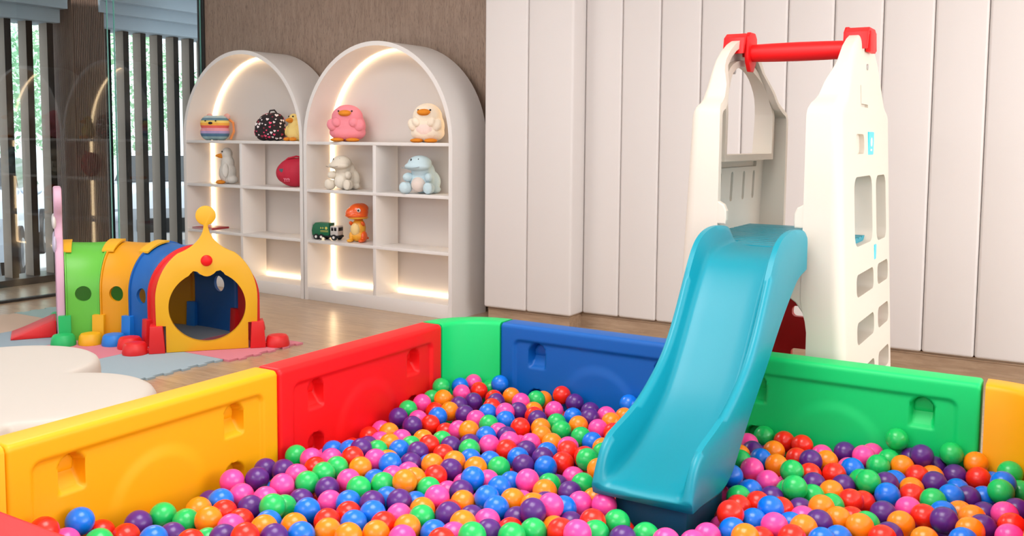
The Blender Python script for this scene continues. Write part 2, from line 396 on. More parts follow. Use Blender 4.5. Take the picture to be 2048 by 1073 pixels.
# ================================================================ ARCHED SHELVES
SR = math.radians(-2.65)
def SW(u, v, z): return Vector((-6.112+u*math.cos(SR)-v*math.sin(SR), 5.745+u*math.sin(SR)+v*math.cos(SR), z))
def arch_pts(w, zc, z0, n=40, ins=0):
    """closed outline of an arch of half width w, springing at zc, from z0"""
    out = [(-w+ins, z0), ]
    r = w-ins
    for k in range(n+1):
        t = PI-PI*k/n; out.append((r*math.cos(t), zc+r*math.sin(t)))
    out.append((w-ins, z0)); return out
def shelf(u0, label):
    t = thing('arched_shelf', label, 'shelf', SW(u0+.7725, 0, 0), SR, 'arched white shelves')
    mp = lambda a, b, d: Vector((a, d, b))
    HW, ZC, D = .7725, 1.315, .43
    # frame ring
    oo = arch_pts(HW, ZC, 0); ii = arch_pts(HW, ZC, 0, ins=.034)
    bm = bmesh.new(); n = len(oo)
    f = [[bm.verts.new(mp(a, b, d)) for a, b in q] for q, d in ((oo, 0), (ii, 0), (ii, D), (oo, D))]
    for a, b in ((0, 1), (1, 2), (2, 3), (3, 0)):
        for k in range(n-1): bm.faces.new((f[a][k], f[a][k+1], f[b][k+1], f[b][k]))
    fin('frame', bm, WHITE, t, ang=.7)
    bm = bmesh.new(); box(bm, (-HW+.03, .004, 0), (HW-.03, D-.004, .105), .002); fin('plinth', bm, WHITE, t)
    bm = prism(arch_pts(HW-.034, ZC, .1), .305, .325, mp); fin('back_panel', bm, LACQ, t, ang=.7)
    for z in (1.31, .92, .50):
        bm = bmesh.new(); box(bm, (-HW+.033, .006, z-.025), (HW-.033, .268, z), .002); fin('shelf_board', bm, WHITE, t)
    bm = bmesh.new(); box(bm, (-.0165, .008, .104), (.0165, .268, 1.286), .002); fin('divider', bm, WHITE, t)
    # LED tape let into the rear of the frame all round the back panel
    q = arch_pts(HW, ZC, .108, ins=.0335); q2 = arch_pts(HW, ZC, .108, ins=.039); bm = bmesh.new()
    A = [[bm.verts.new(mp(a, b, d)) for a, b in s] for s, d in ((q2, .276), (q2, .303))]
    for k in range(len(q)-1): bm.faces.new((A[0][k], A[0][k+1], A[1][k+1], A[1][k]))
    box(bm, (-HW+.05, .283, .105), (HW-.05, .303, .120))
    fin('led_strip', bm, LED, t, smooth=False, label='glowing warm white light strip')
    return t
shelf(-.957, 'white arched shelf unit with lit edge, the left one beside the glass')
shelf(.6, 'white arched shelf unit with lit edge, the right one beside the wall pads')

def onshelf(name, label, cat, u, z, v=.14, rz=0, group=None):
    return thing(name, label, cat, SW(u, v, z), SR+math.radians(rz), group)
def plushmat(name, rgb): return mat(name, rgb, .95, bump=.6, bscale=160, spec=.2)
EYE = mat('eye_black', (12, 12, 14), .15)
ORG = plushmat('orange_felt', (222, 138, 46))

def duck(name, label, u, z, body, belly, sx, h, rz=0, tall=False):
    t = onshelf(name, label, 'soft toy', u, z, rz=rz)
    m = plushmat(name+'_fur_'+body[0], body[1]); w_ = sx/2
    if tall:   # upright slim body, small head
        bm = blob([((0, 0, h*.30), (w_*.92, w_*.78, h*.30)), ((0, .0, h*.55), (w_*.72, w_*.6, h*.25)), ((0, -.005, h*.82), (w_*.55, w_*.5, h*.17)),
                   ((w_*.35, w_*.4, h*.12), (w_*.6, w_*.5, h*.12))], .006)
    else:
        bm = blob([((0, 0, h*.42), (w_, w_*.66, h*.42)), ((0, -.005, h*.66), (w_*.86, w_*.64, h*.34)), ((0, 0, h*.25), (w_*1.0, w_*.68, h*.25)), ((0, 0, h*.5), (w_*.96, w_*.66, h*.3))], .007)
    fin('body', bm, m, t, ang=3)
    for s in (-1, 1):
        bm = blob([((s*w_*.72, -w_*.42, h*.45), (w_*.30, w_*.22, h*.17), rot('Y', s*24)), ((s*w_*.45, -w_*.58, h*.52), (w_*.24, w_*.18, h*.13), rot('Y', s*40))], .006)
        if tall: bm.free(); bm = blob([((s*w_*.85, -w_*.2, h*.38), (w_*.18, w_*.3, h*.2), rot('Y', s*-14))], .005)
        fin('wing', bm, m, t, ang=3)
        bm = bmesh.new(); sph(bm, (s*w_*.42, -w_*.62, .016), (w_*.36, w_*.42, .017)); fin('foot', bm, ORG, t, label='orange felt foot')
        bm = bmesh.new(); hz = h*.80 if not tall else h*.86; ey = -w_*.5 if not tall else -w_*.42
        sph(bm, (s*w_*(.36 if not tall else .3), ey*1.06, hz+.006), .0075); fin('eye', bm, EYE, t)
    bm = bmesh.new(); hz = h*.80 if not tall else h*.81
    bw = .052 if not tall else .026
    sph(bm, (0, -w_*(.62 if not tall else .55), hz-.01), (bw, .045 if not tall else .05, .024 if not tall else .016), rot('X', 8))
    sph(bm, (0, -w_*(.60 if not tall else .53), hz-.024), (bw*.8, .034, .013))
    fin('beak', bm, ORG, t, label='orange felt beak')
    if belly:
        bm = bmesh.new(); sph(bm, (0, -w_*.30, h*.33), (w_*.62, w_*.42, h*.24)); fin('belly', bm, plushmat('belly_'+body[0], belly), t)
    return t
duck('plush_duck', 'pink plush duck with orange beak on the top of the right arched shelf', .965, 1.31, ('pink', (236, 142, 154)), None, .30, .30, 30)
duck('plush_duck', 'cream white plush duck with orange beak at the right end of the top shelf', 1.80, 1.31, ('ivory', (240, 226, 206)), (240, 214, 204), .27, .30, 18)
duck('plush_duck', 'small yellow plush duck half hidden behind the left arch frame', .345, 1.31, ('yellow', (234, 206, 130)), None, .16, .235, 0, True)
duck('plush_duck', 'tall grey white plush duck with orange feet in the left shelf below the rainbow bag', -.52, .92, ('grey', (216, 210, 202)), None, .20, .33, -40, True)

def dino(label, u, z, col, belly, D, h, rz=0):
    t = onshelf('plush_dinosaur', label, 'soft toy', u, z, rz=rz, v=.135)
    m = plushmat('dino_'+belly[0], col); w_ = D/2*.86
    bm = blob([((0, .01, h*.33), (w_*.74, w_*.62, h*.33)), ((0, -.01, h*.60), (w_*.55, w_*.52, h*.22)),
               ((0, -.035, h*.77), (w_*.66, w_*.62, h*.21)), ((-.005, -.07, h*.70), (w_*.74, w_*.46, h*.12)),
               ((w_*.35, .05, h*.30), (w_*.6, w_*.42, h*.30)), ((w_*.62, .05, h*.10), (w_*.34, w_*.3, h*.10)), ((0, .03, h*.55), (w_*.66, w_*.5, h*.3))], .0065)
    fin('body', bm, m, t, ang=3)
    for s in (-1, 1):
        bm = blob([((s*w_*.66, -w_*.55, h*.15), (w_*.30, w_*.42, h*.15)), ((s*w_*.70, -w_*.80, h*.16), (w_*.27, w_*.16, h*.15))], .006)
        fin('leg', bm, m, t, ang=3)
        bm = blob([((s*w_*.60, -w_*.42, h*.42), (w_*.24, w_*.36, h*.12), rot('Z', s*20))], .006); fin('arm', bm, m, t, ang=3)
        bm = bmesh.new(); sph(bm, (s*.030-.012, -w_*.72, h*.865), (.006, .006, .011)); fin('eye', bm, EYE, t)
    bm = bmesh.new(); sph(bm, (0, -w_*.40, h*.24), (w_*.42, w_*.36, h*.20)); fin('belly', bm, plushmat('dino_belly_'+belly[0], belly[1]), t)
    bm = bmesh.new(); tube(bm, [(-w_*.75, -w_*.95, h*.67), (-w_*.4, -w_*1.16, h*.655), (0, -w_*1.12, h*.66), (w_*.3, -w_*.85, h*.70)], .0025, 6); fin('mouth_seam', bm, plushmat('seam_'+belly[0], [c*.72 for c in col]), t)
    return t
dino('cream plush dinosaur sitting in the middle left compartment of the right shelf', .925, .92, (226, 216, 200), ('cream', (230, 222, 208)), .29, .285, 12)
dino('pale blue plush dinosaur sitting in the middle right compartment of the right shelf', 1.745, .92, (196, 218, 226), ('blue', (226, 210, 200)), .33, .30, 16)

# rainbow bag with ears
def striped(name, cols, edges):
    m = bpy.data.materials.new(name); m.use_nodes = True; nt = m.node_tree; b = nt.nodes['Principled BSDF']; L = nt.links.new
    b.inputs['Roughness'].default_value = .9
    tc = nt.nodes.new('ShaderNodeTexCoord'); sp = nt.nodes.new('ShaderNodeSeparateXYZ'); L(tc.outputs['Generated'], sp.inputs[0])
    cr = nt.nodes.new('ShaderNodeValToRGB'); cr.color_ramp.interpolation = 'CONSTANT'; e = cr.color_ramp.elements
    while len(e) < len(cols): e.new(.5)
    for k, (c, p) in enumerate(zip(cols, edges)): e[k].position = p; e[k].color = lin(c)+(1,)
    L(sp.outputs['Z'], cr.inputs[0]); L(cr.outputs[0], b.inputs['Base Color'])
    n = nt.nodes.new('ShaderNodeTexNoise'); n.inputs['Scale'].default_value = 150; bp = nt.nodes.new('ShaderNodeBump'); bp.inputs['Strength'].default_value = .4; bp.inputs['Distance'].default_value = .003
    L(tc.outputs['Object'], n.inputs['Vector']); L(n.outputs['Fac'], bp.inputs['Height']); L(bp.outputs['Normal'], b.inputs['Normal']); return m
t = onshelf('plush_backpack', 'rainbow striped plush animal bag at the left of the left arched shelf', 'bag', -.70, 1.31, .15, rz=24)
RB = striped('rainbow', [(150, 178, 180), (78, 112, 140), (170, 150, 190), (226, 150, 160), (222, 96, 90), (240, 170, 70), (238, 206, 110), (96, 130, 146), (170, 190, 196)], [0, .16, .28, .38, .5, .6, .70, .80, .9])
bm = blob([((sx*.062, 0, hz), (.072, .078, .075)) for sx in (-1, 1) for hz in (.072, .15)]+[((0, 0, .11), (.125, .088, .112)), ((0, 0, .07), (.12, .082, .07)), ((0, 0, .155), (.12, .08, .07))], .006); fin('body', bm, RB, t, ang=3)
for s in (-1, 1):
    bm = blob([((s*.085+.02, .03, .215), (.032, .016, .03))], .005); fin('ear', bm, plushmat('ear_pink', (224, 170, 160)), t, ang=3)
    bm = bmesh.new(); sph(bm, (s*.05, -.082, .175), .007); fin('eye', bm, EYE, t)
bm = bmesh.new(); tube(bm, [(.1, .05, .2), (.15, .06, .16), (.16, .05, .08), (.13, .04, .01)], .012, 8); fin('strap', bm, plushmat('strap_orange', (232, 150, 90)), t)
bm = bmesh.new(); sph(bm, (0, -.086, .155), (.02, .012, .012)); fin('nose', bm, EYE, t)

def heart(bm, M, s, mi):
    pts = []
    for k in range(20):
        a = 2*PI*k/20; pts.append((s*.062*16*math.sin(a)**3/1.0, s*.062*(13*math.cos(a)-5*math.cos(2*a)-2*math.cos(3*a)-math.cos(4*a))))
    t = bmesh.new(); t.faces.new([t.verts.new((a, 0, b)) for a, b in pts])
    r = bmesh.ops.extrude_face_region(t, geom=t.faces[:]); bmesh.ops.translate(t, verts=[v for v in r['geom'] if isinstance(v, bmesh.types.BMVert)], vec=(0, .002, 0))
    add(bm, t, M, mi)
t = onshelf('backpack', 'black backpack printed with pink and white hearts on the left arched shelf', 'bag', .05, 1.31, .14, rz=25)
bm = blob([((0, 0, .12), (.125, .09, .12)), ((-.06, 0, .08), (.08, .085, .08)), ((.06, 0, .08), (.08, .085, .08)), ((.04, 0, .175), (.085, .07, .07)), ((-.085, 0, .11), (.05, .07, .08)), ((.08, 0, .14), (.05, .07, .09))], .006)
body = fin('body', bm, mat('black_fabric', (34, 24, 28), .85, bump=.3), t, ang=3)
rnd = random.Random(5); bm = bmesh.new()
from mathutils.bvhtree import BVHTree
bv = BVHTree.FromPolygons([v.co for v in body.data.vertices], [p.vertices for p in body.data.polygons])
placed = []
for k in range(400):
    a = rnd.uniform(-.3, 1.3)*PI; z = rnd.uniform(.02, .235)
    o0 = Vector((.4*math.cos(a), -.4*math.sin(a), z)); hit = bv.ray_cast(o0, (Vector((0, 0, z))-o0).normalized())
    if hit[0] is None or hit[0].y > .05: continue
    if any((hit[0]-p).length < .028 for p in placed): continue
    placed.append(hit[0]); q = (-hit[1]).to_track_quat('Y', 'Z').to_matrix().to_4x4()
    heart(bm, Matrix.Translation(hit[0]+hit[1]*.001) @ q @ rot('Y', rnd.uniform(-25, 25)), rnd.choice([.008, .011, .014, .017]), rnd.choice([0, 0, 1, 1, 2]))
fin('heart_print', bm, [mat('heart_pink', (232, 70, 110), .7), mat('heart_white', (240, 226, 226), .7), mat('heart_rose', (150, 40, 60), .7)], t, smooth=False, label='pink and white printed hearts')
bm = bmesh.new(); tube(bm, [(-.02, .02, .235), (-.01, .02, .262), (.03, .02, .266), (.05, .02, .24)], .007, 8); fin('handle', bm, mat('black_fabric', (30, 24, 26)), t)

t = onshelf('backpack', 'crimson red backpack in the left shelf, its right side hidden by the frame', 'bag', .335, .92, .15, rz=28)
CRM = mat('crimson_fabric', (190, 30, 58), .7, bump=.3)
bm = blob([((0, 0, .125), (.155, .10, .125)), ((-.09, 0, .12), (.07, .085, .085)), ((.05, 0, .19), (.10, .08, .06))], .0065); fin('body', bm, CRM, t, ang=3)
bm = bmesh.new(); tube(bm, [(-.08, -.03, .215), (-.04, -.045, .245), (.03, -.045, .262), (.1, -.03, .25)], .008, 8); fin('handle', bm, CRM, t)
bm = bmesh.new(); heart(bm, Matrix.Translation((-.085, -.088, .145)) @ rot('Z', 20), .02, 0); fin('heart_patch', bm, mat('heart_teal', (60, 84, 92), .6), t, smooth=False, label='dark teal heart patch')
bm = bmesh.new()
for k, dx in enumerate((-.02, -.006, .008, .02)): tube(bm, [(-.035+dx, -.101, .05), (-.03+dx, -.104, .065), (-.04+dx, -.104, .078)], .0028, 6)
fin('printed_motif', bm, mat('motif_pink', (236, 150, 170), .6), t, label='pale pink printed scribble')

# toy garbage truck
t = onshelf('toy_garbage_truck', 'green toy garbage truck with white cab beside the orange dinosaur', 'toy truck', .755, .50, .12, rz=12)
TG = mat('truck_green', (12, 96, 62), .35)
pts = [(-.125, .035), (-.13, .075), (-.118, .12), (-.095, .14), (.035, .14), (.04, .05), (.03, .035)]
bm = prism(pts, -.045, .045, lambda a, b, d: Vector((a, d, b)), .004); fin('hopper', bm, TG, t)
bm = bmesh.new(); box(bm, (-.12, -.04, .022), (.128, .04, .04), .003); fin('chassis', bm, BLACK, t)
bm = bmesh.new(); box(bm, (.046, -.043, .038), (.122, .043, .118), .008); cab = fin('cab', bm, mat('cab_grey', (196, 190, 184), .35), t)
bm = bmesh.new(); box(bm, (.058, -.046, .078), (.078, .046, .106), .003); box(bm, (.086, -.046, .078), (.108, .046, .106), .003); box(bm, (.115, -.034, .076), (.124, .034, .106), .003); fin('cab_window', bm, EYE, cab)
for a in (-.085, -.035, .085):
    for s in (-1, 1):
        bm = bmesh.new(); cyl(bm, (a, s*.032, .024), (a, s*.05, .024), .024, seg=20); wh = fin('wheel', bm, BLACK, t)
        bm = bmesh.new(); cyl(bm, (a, s*.049, .024), (a, s*.053, .024), .011, seg=14); fin('hubcap', bm, WHITE, wh)
bm = bmesh.new(); LY = mat('truck_yellow', (206, 196, 90), .5)
for a in (-.02, .0):
    cyl(bm, (a-.02, -.046, .098), (a-.02, -.047, .098), .009, seg=3)
lathe(bm, [(.008, 0), (.012, 0), (.012, .001), (.008, .001)], (.012, -.046, .098), 16, rot('X', 90))
box(bm, (-.045, -.0465, .075), (.03, -.0455, .078)); box(bm, (-.045, -.0465, .066), (.03, -.0455, .069))
fin('side_emblem', bm, LY, t, smooth=False, label='yellow recycling marks')
bm = bmesh.new(); sph(bm, (.005, -.065, .014), (.014, .01, .014)); box(bm, (-.008, -.075, 0), (.018, -.055, .006), .002)
o = tag(fin('small_white_toy', bm, mat('cream_toy', (250, 240, 210), .5), None), 'tiny pale toy piece lying in front of the green toy truck', 'toy'); o.location = SW(.775, .10, .50)

# orange dinosaur toy
t = onshelf('toy_dinosaur', 'orange and yellow plastic dinosaur toy beside the green toy truck', 'toy', 1.075, .50, .14, rz=20)
OT = mat('toy_orange', (236, 92, 22), .3, coat=.3); YT = mat('toy_yellow', (238, 170, 50), .35); CT = mat('toy_cream', (240, 208, 140), .4)
bm = blob([((0, 0, .245), (.085, .075, .07)), ((-.04, -.02, .235), (.055, .065, .05)), ((.02, .02, .27), (.06, .05, .045)), ((-.01, -.01, .215), (.095, .08, .025))], .005); head = fin('head', bm, OT, t, ang=3)
for s in (-1, 1):
    bm = bmesh.new(); sph(bm, (.035, s*.068, .262), (.017, .008, .017)); e = fin('eye', bm, WHITE, head)
    bm = bmesh.new(); sph(bm, (.035, s*.075, .262), (.009, .004, .009)); fin('pupil', bm, EYE, head)
bm = bmesh.new(); lathe(bm, [(0, .19), (.075, .19), (.082, .2), (.075, .21), (0, .21)]); fin('jaw', bm, YT, t)
bm = blob([((0, .01, .11), (.06, .055, .085)), ((0, .01, .05), (.066, .06, .05))], .005); fin('body', bm, YT, t, ang=3)
bm = bmesh.new(); sph(bm, (-.01, -.035, .105), (.04, .026, .052)); fin('belly', bm, CT, t)
for s in (-1, 1):
    bm = blob([((s*.052, -.02, .15), (.016, .032, .016), rot('X', -30))], .004); fin('arm', bm, OT, t, ang=3)
    bm = blob([((s*.05, .0, .045), (.026, .04, .045)), ((s*.05, -.05, .014), (.026, .035, .014))], .005); fin('leg', bm, OT if s > 0 else YT, t, ang=3)
bm = bmesh.new(); tube(bm, [(0, .05, .05), (.02, .09, .03), (.05, .10, .02)], [.03, .02, .006], 10); fin('tail', bm, OT, t)

# thin red folders on the left shelf
t = onshelf('picture_book', 'thin red picture book lying flat behind the yellow crown ball', 'book', -.76, .50, .13, rz=4)
bm = bmesh.new(); box(bm, (-.13, -.1, 0), (.13, .1, .004), .001); box(bm, (-.13, -.1, .012), (.13, .1, .016), .001); box(bm, (.126, -.1, 0), (.131, .1, .016)); fin('cover', bm, mat('book_red', (170, 50, 56), .4), t)
bm = bmesh.new(); box(bm, (-.125, -.096, .004), (.126, .096, .012)); fin('pages', bm, mat('book_pages', (200, 190, 190), .8), t)

# ================================================================ FOAM MATS
def foam(ix, iy, m, x0, y0, label, teeth='', s=.6):
    """interlocking tile; teeth lists the sides with free tabs"""
    N = 10; p = s/N; dp = .024; pts = []
    def side(a, b, nrm, on):
        out = []
        for k in range(N):
            q0 = a+(b-a)*(k/N); q1 = a+(b-a)*((k+1)/N)
            if on and k % 2 == 1 and 0 < k < N-1+1:
                d = (q1-q0); out += [q0+d*.12, q0+nrm*dp*.9, q0+nrm*dp+d*.12, q1+nrm*dp-d*.12, q1+nrm*dp*.9, q1-d*.12]
            else: out += [q0]
        return out
    c = [Vector((0, 0)), Vector((s, 0)), Vector((s, s)), Vector((0, s))]; nn = [Vector((0, -1)), Vector((1, 0)), Vector((0, 1)), Vector((-1, 0))]
    for k, ch in enumerate('BRTL'): pts += side(c[k], c[(k+1) % 4], nn[k], ch in teeth)
    bm = prism([(v.x, v.y) for v in pts], 0, .012, lambda a, b, d: Vector((a, b, d)))
    o = fin('foam_mat', bm, m, smooth=False); o.location = (x0, y0, .0005); tag(o, label, 'foam mat', 'interlocking foam floor mats')
foam(0, 0, BLUEF, -5.0, 3.245, 'blue-grey foam mat with free toothed edge in front of the tunnel left foot', 'BR')
foam(0, 0, PINKF, -4.93, 3.848, 'pink foam mat under the right foot of the yellow tunnel front', 'R')
foam(0, 0, PINKF, -5.602, 3.245, 'pink foam mat beside the domed feet on the near side of the tunnel', 'B')
foam(0, 0, BLUEF, -5.532, 3.848, 'grey-blue foam mat inside the tunnel behind its yellow opening', '')
foam(0, 0, BLUEF, -6.204, 3.245, 'blue-grey foam mat under the tip of the red tongue ramp', 'T')
foam(0, 0, SANDF, -6.134, 3.848, 'sand coloured foam mat under the pink end panel', 'T')
foam(0, 0, SANDF, -6.806, 3.41, 'sand coloured foam mat left of the red tongue ramp', 'L')
foam(0, 0, TEALF, -6.806, 4.012, 'grey-green foam mat against the glass wall, left of the pink end panel', 'LT')
foam(0, 0, BLUEF, -6.806, 2.808, 'blue-grey foam mat at the left edge just above the ottoman', 'LB')
foam(0, 0, BLUEF, -5.602, 2.642, 'blue-grey foam mat hidden behind the ivory ottoman', 'BR')
foam(0, 0, SANDF, -6.204, 2.642, 'sand coloured foam mat hidden behind the ivory ottoman', 'B')

# ================================================================ PLAY TUNNEL
PV = Vector((-5.185, 3.37, 0)); R_IN, R_OUT = .50, 1.10; TH0 = math.radians(49.5); DTH = math.radians(24.6)
tun = thing('play_tunnel', 'curved caterpillar play tunnel in lime, yellow, blue and red with crowned yellow front', 'play tunnel', (PV.x, PV.y, .0128))
def cyl2(rho, th, z): return Vector((rho*math.cos(th), rho*math.sin(th), z))
def archpt(a, off):
    """a in 0..1 round the section, off = outward offset"""
    H, r = .31, .30; Ls = [H, PI*r, H]; tot = sum(Ls); s = a*tot
    if s < H: return (R_IN-off, s)
    if s < H+PI*r:
        t = PI-(s-H)/r; return ((R_IN+R_OUT)/2+(r+off)*math.cos(t), H+(r+off)*math.sin(t))
    return (R_OUT+off, max(0, tot-s))
def segment(i, m):
    t0 = TH0+i*DTH; t1 = t0+DTH
    NA = 56; cols = [(0, .018), (.035, .018), (.05, .006), (.12, .004), (.3, 0), (.5, -.002), (.7, 0), (.88, .004), (.95, .006), (.965, .018), (1, .018)]
    bm = bmesh.new(); O = []; I = []
    for f, off in cols:
        th = t0+.003+(t1-t0-.006)*f
        ps = [archpt(k/NA, off) for k in range(NA+1)]; O.append([bm.verts.new(cyl2(r, th, z)) for r, z in ps])
        ps = [archpt(k/NA, off-.02) for k in range(NA+1)]; I.append([bm.verts.new(cyl2(r, th, z)) for r, z in ps])
    for k in range(len(cols)-1):
        for j in range(NA):
            bm.faces.new((O[k][j], O[k+1][j], O[k+1][j+1], O[k][j+1])); bm.faces.new((I[k][j], I[k][j+1], I[k+1][j+1], I[k+1][j]))
        for j in (0, NA): bm.faces.new((O[k][j], I[k][j], I[k+1][j], O[k+1][j]))
    for k in (0, len(cols)-1):
        for j in range(NA): bm.faces.new((O[k][j], O[k][j+1], I[k][j+1], I[k][j]))
    cuts = []; tm = (t0+t1)/2
    for th, rho, z, rr in ((tm, R_IN, .305, .05), (tm-.03, R_OUT, .32, .055), (tm+.145, R_OUT, .25, .0) if False else (tm+.15, R_OUT, .41, .045)):
        c = bmesh.new(); cyl(c, cyl2(rho-.07, th, z), cyl2(rho+.07, th, z), rr, seg=28); cuts.append((c, 'DIFFERENCE'))
    bm = boolean(bm, cuts)
    o = fin('tunnel_segment', bm, m, tun, ang=.6)
    return o
segment(0, TRED); segment(1, TBLU); segment(2, TORG); segment(3, TGRN)
# top connectors over the joints
for i in (2, 3, 4):
    th = TH0+i*DTH; bm = bmesh.new(); rows = []
    for dth in (-.075, .05 if i < 4 else .0):
        rows.append([bm.verts.new(cyl2(*([archpt(.5+q, .024)[0]]+[th+dth]+[archpt(.5+q, .024)[1]]))) for q in (-.115, -.1, -.085, -.07, -.055, -.04, -.02, 0)])
    for k in range(7): bm.faces.new((rows[0][k], rows[0][k+1], rows[1][k+1], rows[1][k]))
    r = bmesh.ops.extrude_face_region(bm, geom=bm.faces[:]); bmesh.ops.translate(bm, verts=[v for v in r['geom'] if isinstance(v, bmesh.types.BMVert)], vec=(0, 0, -.012))
    fin('joint_clip', bm, TYEL, tun, ang=.5, label='yellow clip over the tunnel joint')
fc = [TRED, TRED, TLBLU, TYEL, TDGRN]
for i in range(5):
    th = TH0+i*DTH
    for side, rho, sg in ((0, R_IN, -1), (1, R_OUT, 1)):
        M = Matrix.Translation(cyl2(rho, th, 0)) @ Matrix.Rotation(th, 4, 'Z')
        if i == 0: M = M @ Matrix.Translation((0, -.0, 0))
        dy = -.055 if i == 0 else -.03
        pts = [(-.045, 0), (.05, 0), (.038, .17), (-.036, .17)]
        bm = prism(pts, dy, dy+(.115 if i == 0 else .075), lambda a, b, d: Vector((a*1.0, d, b)), .004)
        bmesh.ops.transform(bm, matrix=M, verts=bm.verts)
        br = fin('bracket', bm, fc[i], tun, ang=.5)
        bm = bmesh.new(); lathe(bm, [(0, 0), (.074, 0), (.076, .012), (.068, .055), (.058, .068), (.03, .074), (0, .075)], (0, 0, 0), 32)
        box(bm, (-.02, -.018, 0), (.12, .018, .03), .004) if sg < 0 else box(bm, (-.12, -.018, 0), (.02, .018, .03), .004)
        bmesh.ops.transform(bm, matrix=M @ Matrix.Translation((sg*.125, .02 if i else -.01, 0)), verts=bm.verts)
        fin('foot', bm, fc[i], br, ang=.7)
# yellow front panel with crown
def face_panel(name, outline, holes, thick, th, m, flip, bev=.006, base=0):
    """outline in (s,z): s measured from the inner edge of the arch"""
    q = thing_frame(th, flip)
    bm = prism(outline, 0, thick, lambda a, b, d: Vector((a, -d, b)), bev)
    bm = boolean(bm, [(prism(h, -.1, .2, lambda a, b, d: Vector((a, -d, b))), 'DIFFERENCE') for h in holes]) if holes else bm
    bmesh.ops.transform(bm, matrix=q, verts=bm.verts)
    return fin(name, bm, m, tun, ang=.5)
def thing_frame(th, flip):
    M = Matrix.Rotation(th, 4, 'Z') @ Matrix.Translation((R_IN, 0, 0))
    return M @ (Matrix.Scale(-1, 4, (0, 1, 0)) if flip else Matrix())
def bez(p0, p1, p2, n=8): return [((1-t)**2*p0[0]+2*t*(1-t)*p1[0]+t*t*p2[0], (1-t)**2*p0[1]+2*t*(1-t)*p1[1]+t*t*p2[1]) for t in [k/n for k in range(n+1)]]
left = [(.055, 0), (.055, .165), (.0, .165), (-.003, .31)]
for k in range(1, 15):
    t = PI-k/14*math.radians(56); left.append((.30+.303*math.cos(t), .325+.345*math.sin(t)))
left += bez(left[-1], (.272, .665), (.286, .775), 8)[1:]
ball = [(.30+.06*math.cos(t), .845+.06*math.sin(t)) for t in [math.radians(-90-14-k*(332/30)) for k in range(31)]]
right = [(.60-a, b) for a, b in left[::-1]]
outline = left+ball+right
hole = []
for k in range(49):
    t = math.radians(62-k*(360-56)/48+0) ; hole.append((.302+.229*math.cos(t), .278+.222*math.sin(t)+.0))
# hole runs clockwise from upper right round the bottom to upper left, then the scalloped lip
lip = [(.205, .488), (.222, .503), (.245, .498), (.262, .482), (.285, .470), (.302, .467), (.320, .470), (.342, .482), (.358, .498), (.382, .503), (.40, .488)]
hole = [p for p in hole if not (p[1] > .478 and .19 < p[0] < .415)]
hole = hole+lip
fp = face_panel('front_panel', outline, [hole], .042, TH0, TYEL, False)
bm = bmesh.new(); sph(bm, (0, 0, 0), (.035, .022, .035)); bmesh.ops.transform(bm, matrix=thing_frame(TH0, False) @ Matrix.Translation((.301, -.044, .566)), verts=bm.verts)
fin('nose', bm, RED, fp, label='red button nose')
# pink end panel, slightly animal-shaped, with relief on its outer side
ol = [(.0, 0), (-.0, .32)]
for k in range(1, 12):
    t = PI-k/12*math.radians(70); ol.append((.30+.30*math.cos(t), .34+.36*math.sin(t)))
ol += bez(ol[-1], (.22, .78), (.15, .84), 6)[1:]+bez((.15, .84), (.10, .93), (.18, .985), 6)[1:]+bez((.18, .985), (.25, 1.01), (.30, .94), 6)[1:]
ol = ol+[(.60-a, b) for a, b in ol[::-1]][1:]
h2 = [(.30+.21*math.cos(2*PI*k/40), .27+.21*math.sin(2*PI*k/40)) for k in range(40)]
ep = face_panel('end_panel', ol, [h2], .05, TH0+4*DTH, PINK, True, .012)
fr = thing_frame(TH0+4*DTH, True)
LIL = mat('lilac_plastic', (206, 196, 222), .4)
for nm, c, r, m in (('cheek', (.12, .62), (.06, .012, .055), LIL), ('cheek', (.48, .62), (.06, .012, .055), LIL), ('eye', (.2, .76), (.04, .014, .045), WHITE), ('eye', (.4, .76), (.04, .014, .045), WHITE), ('muzzle', (.3, .60), (.09, .016, .05), LIL)):
    bm = bmesh.new(); sph(bm, (0, 0, 0), r); bmesh.ops.transform(bm, matrix=fr @ Matrix.Translation((c[0], -.05, c[1])), verts=bm.verts); fin(nm, bm, m, ep)
bm = prism([(0, .0), (.27, 0), (.27, .012), (.19, .04), (.02, .11), (0, .11)], .16, .44, lambda a, b, d: Vector((d, -.055-a, b)), .008)
bmesh.ops.transform(bm, matrix=fr, verts=bm.verts); fin('tongue_ramp', bm, TRED, tun, label='red wedge ramp shaped like a tongue')

# ================================================================ IVORY OTTOMAN
lobes = [(-3.61, 2.06, .36), (-3.02, 1.90, .34), (-3.05, 1.38, .34), (-3.60, 1.45, .38)]
cc = Vector((-3.32, 1.70))
pts = []
for k in range(160):
    a = 2*PI*k/160; d = Vector((math.cos(a), math.sin(a))); best = 0
    for x, y, r in lobes:
        p = cc-Vector((x, y)); b_ = p.dot(d); disc = b_*b_-(p.length_squared-r*r)
        if disc > 0: best = max(best, -b_+math.sqrt(disc))
    pts.append((best*d.x, best*d.y))
bm = bmesh.new(); rings = []
for off, z in ((.0, .03), (0, .06), (0, .40), (-.004, .425), (-.014, .441), (-.028, .449), (-.045, .4515), (-.09, .453)):
    ring = []
    for k in range(160):
        v = Vector(pts[k]); ring.append(bm.verts.new((v.x*(1+off/v.length), v.y*(1+off/v.length), z)))
    rings.append(ring)
for a, b in zip(rings, rings[1:]):
    for k in range(160): bm.faces.new((a[k], a[(k+1) % 160], b[(k+1) % 160], b[k]))
bm.faces.new(rings[0][::-1]); bm.faces.new(rings[-1])
t = thing('cloud_ottoman', 'low ivory cloud-shaped leather ottoman beside the yellow pit panel', 'ottoman', (cc.x, cc.y, 0))
fin('cushion', bm, OTTO, t, ang=1.0)
bm = bmesh.new(); rr = []
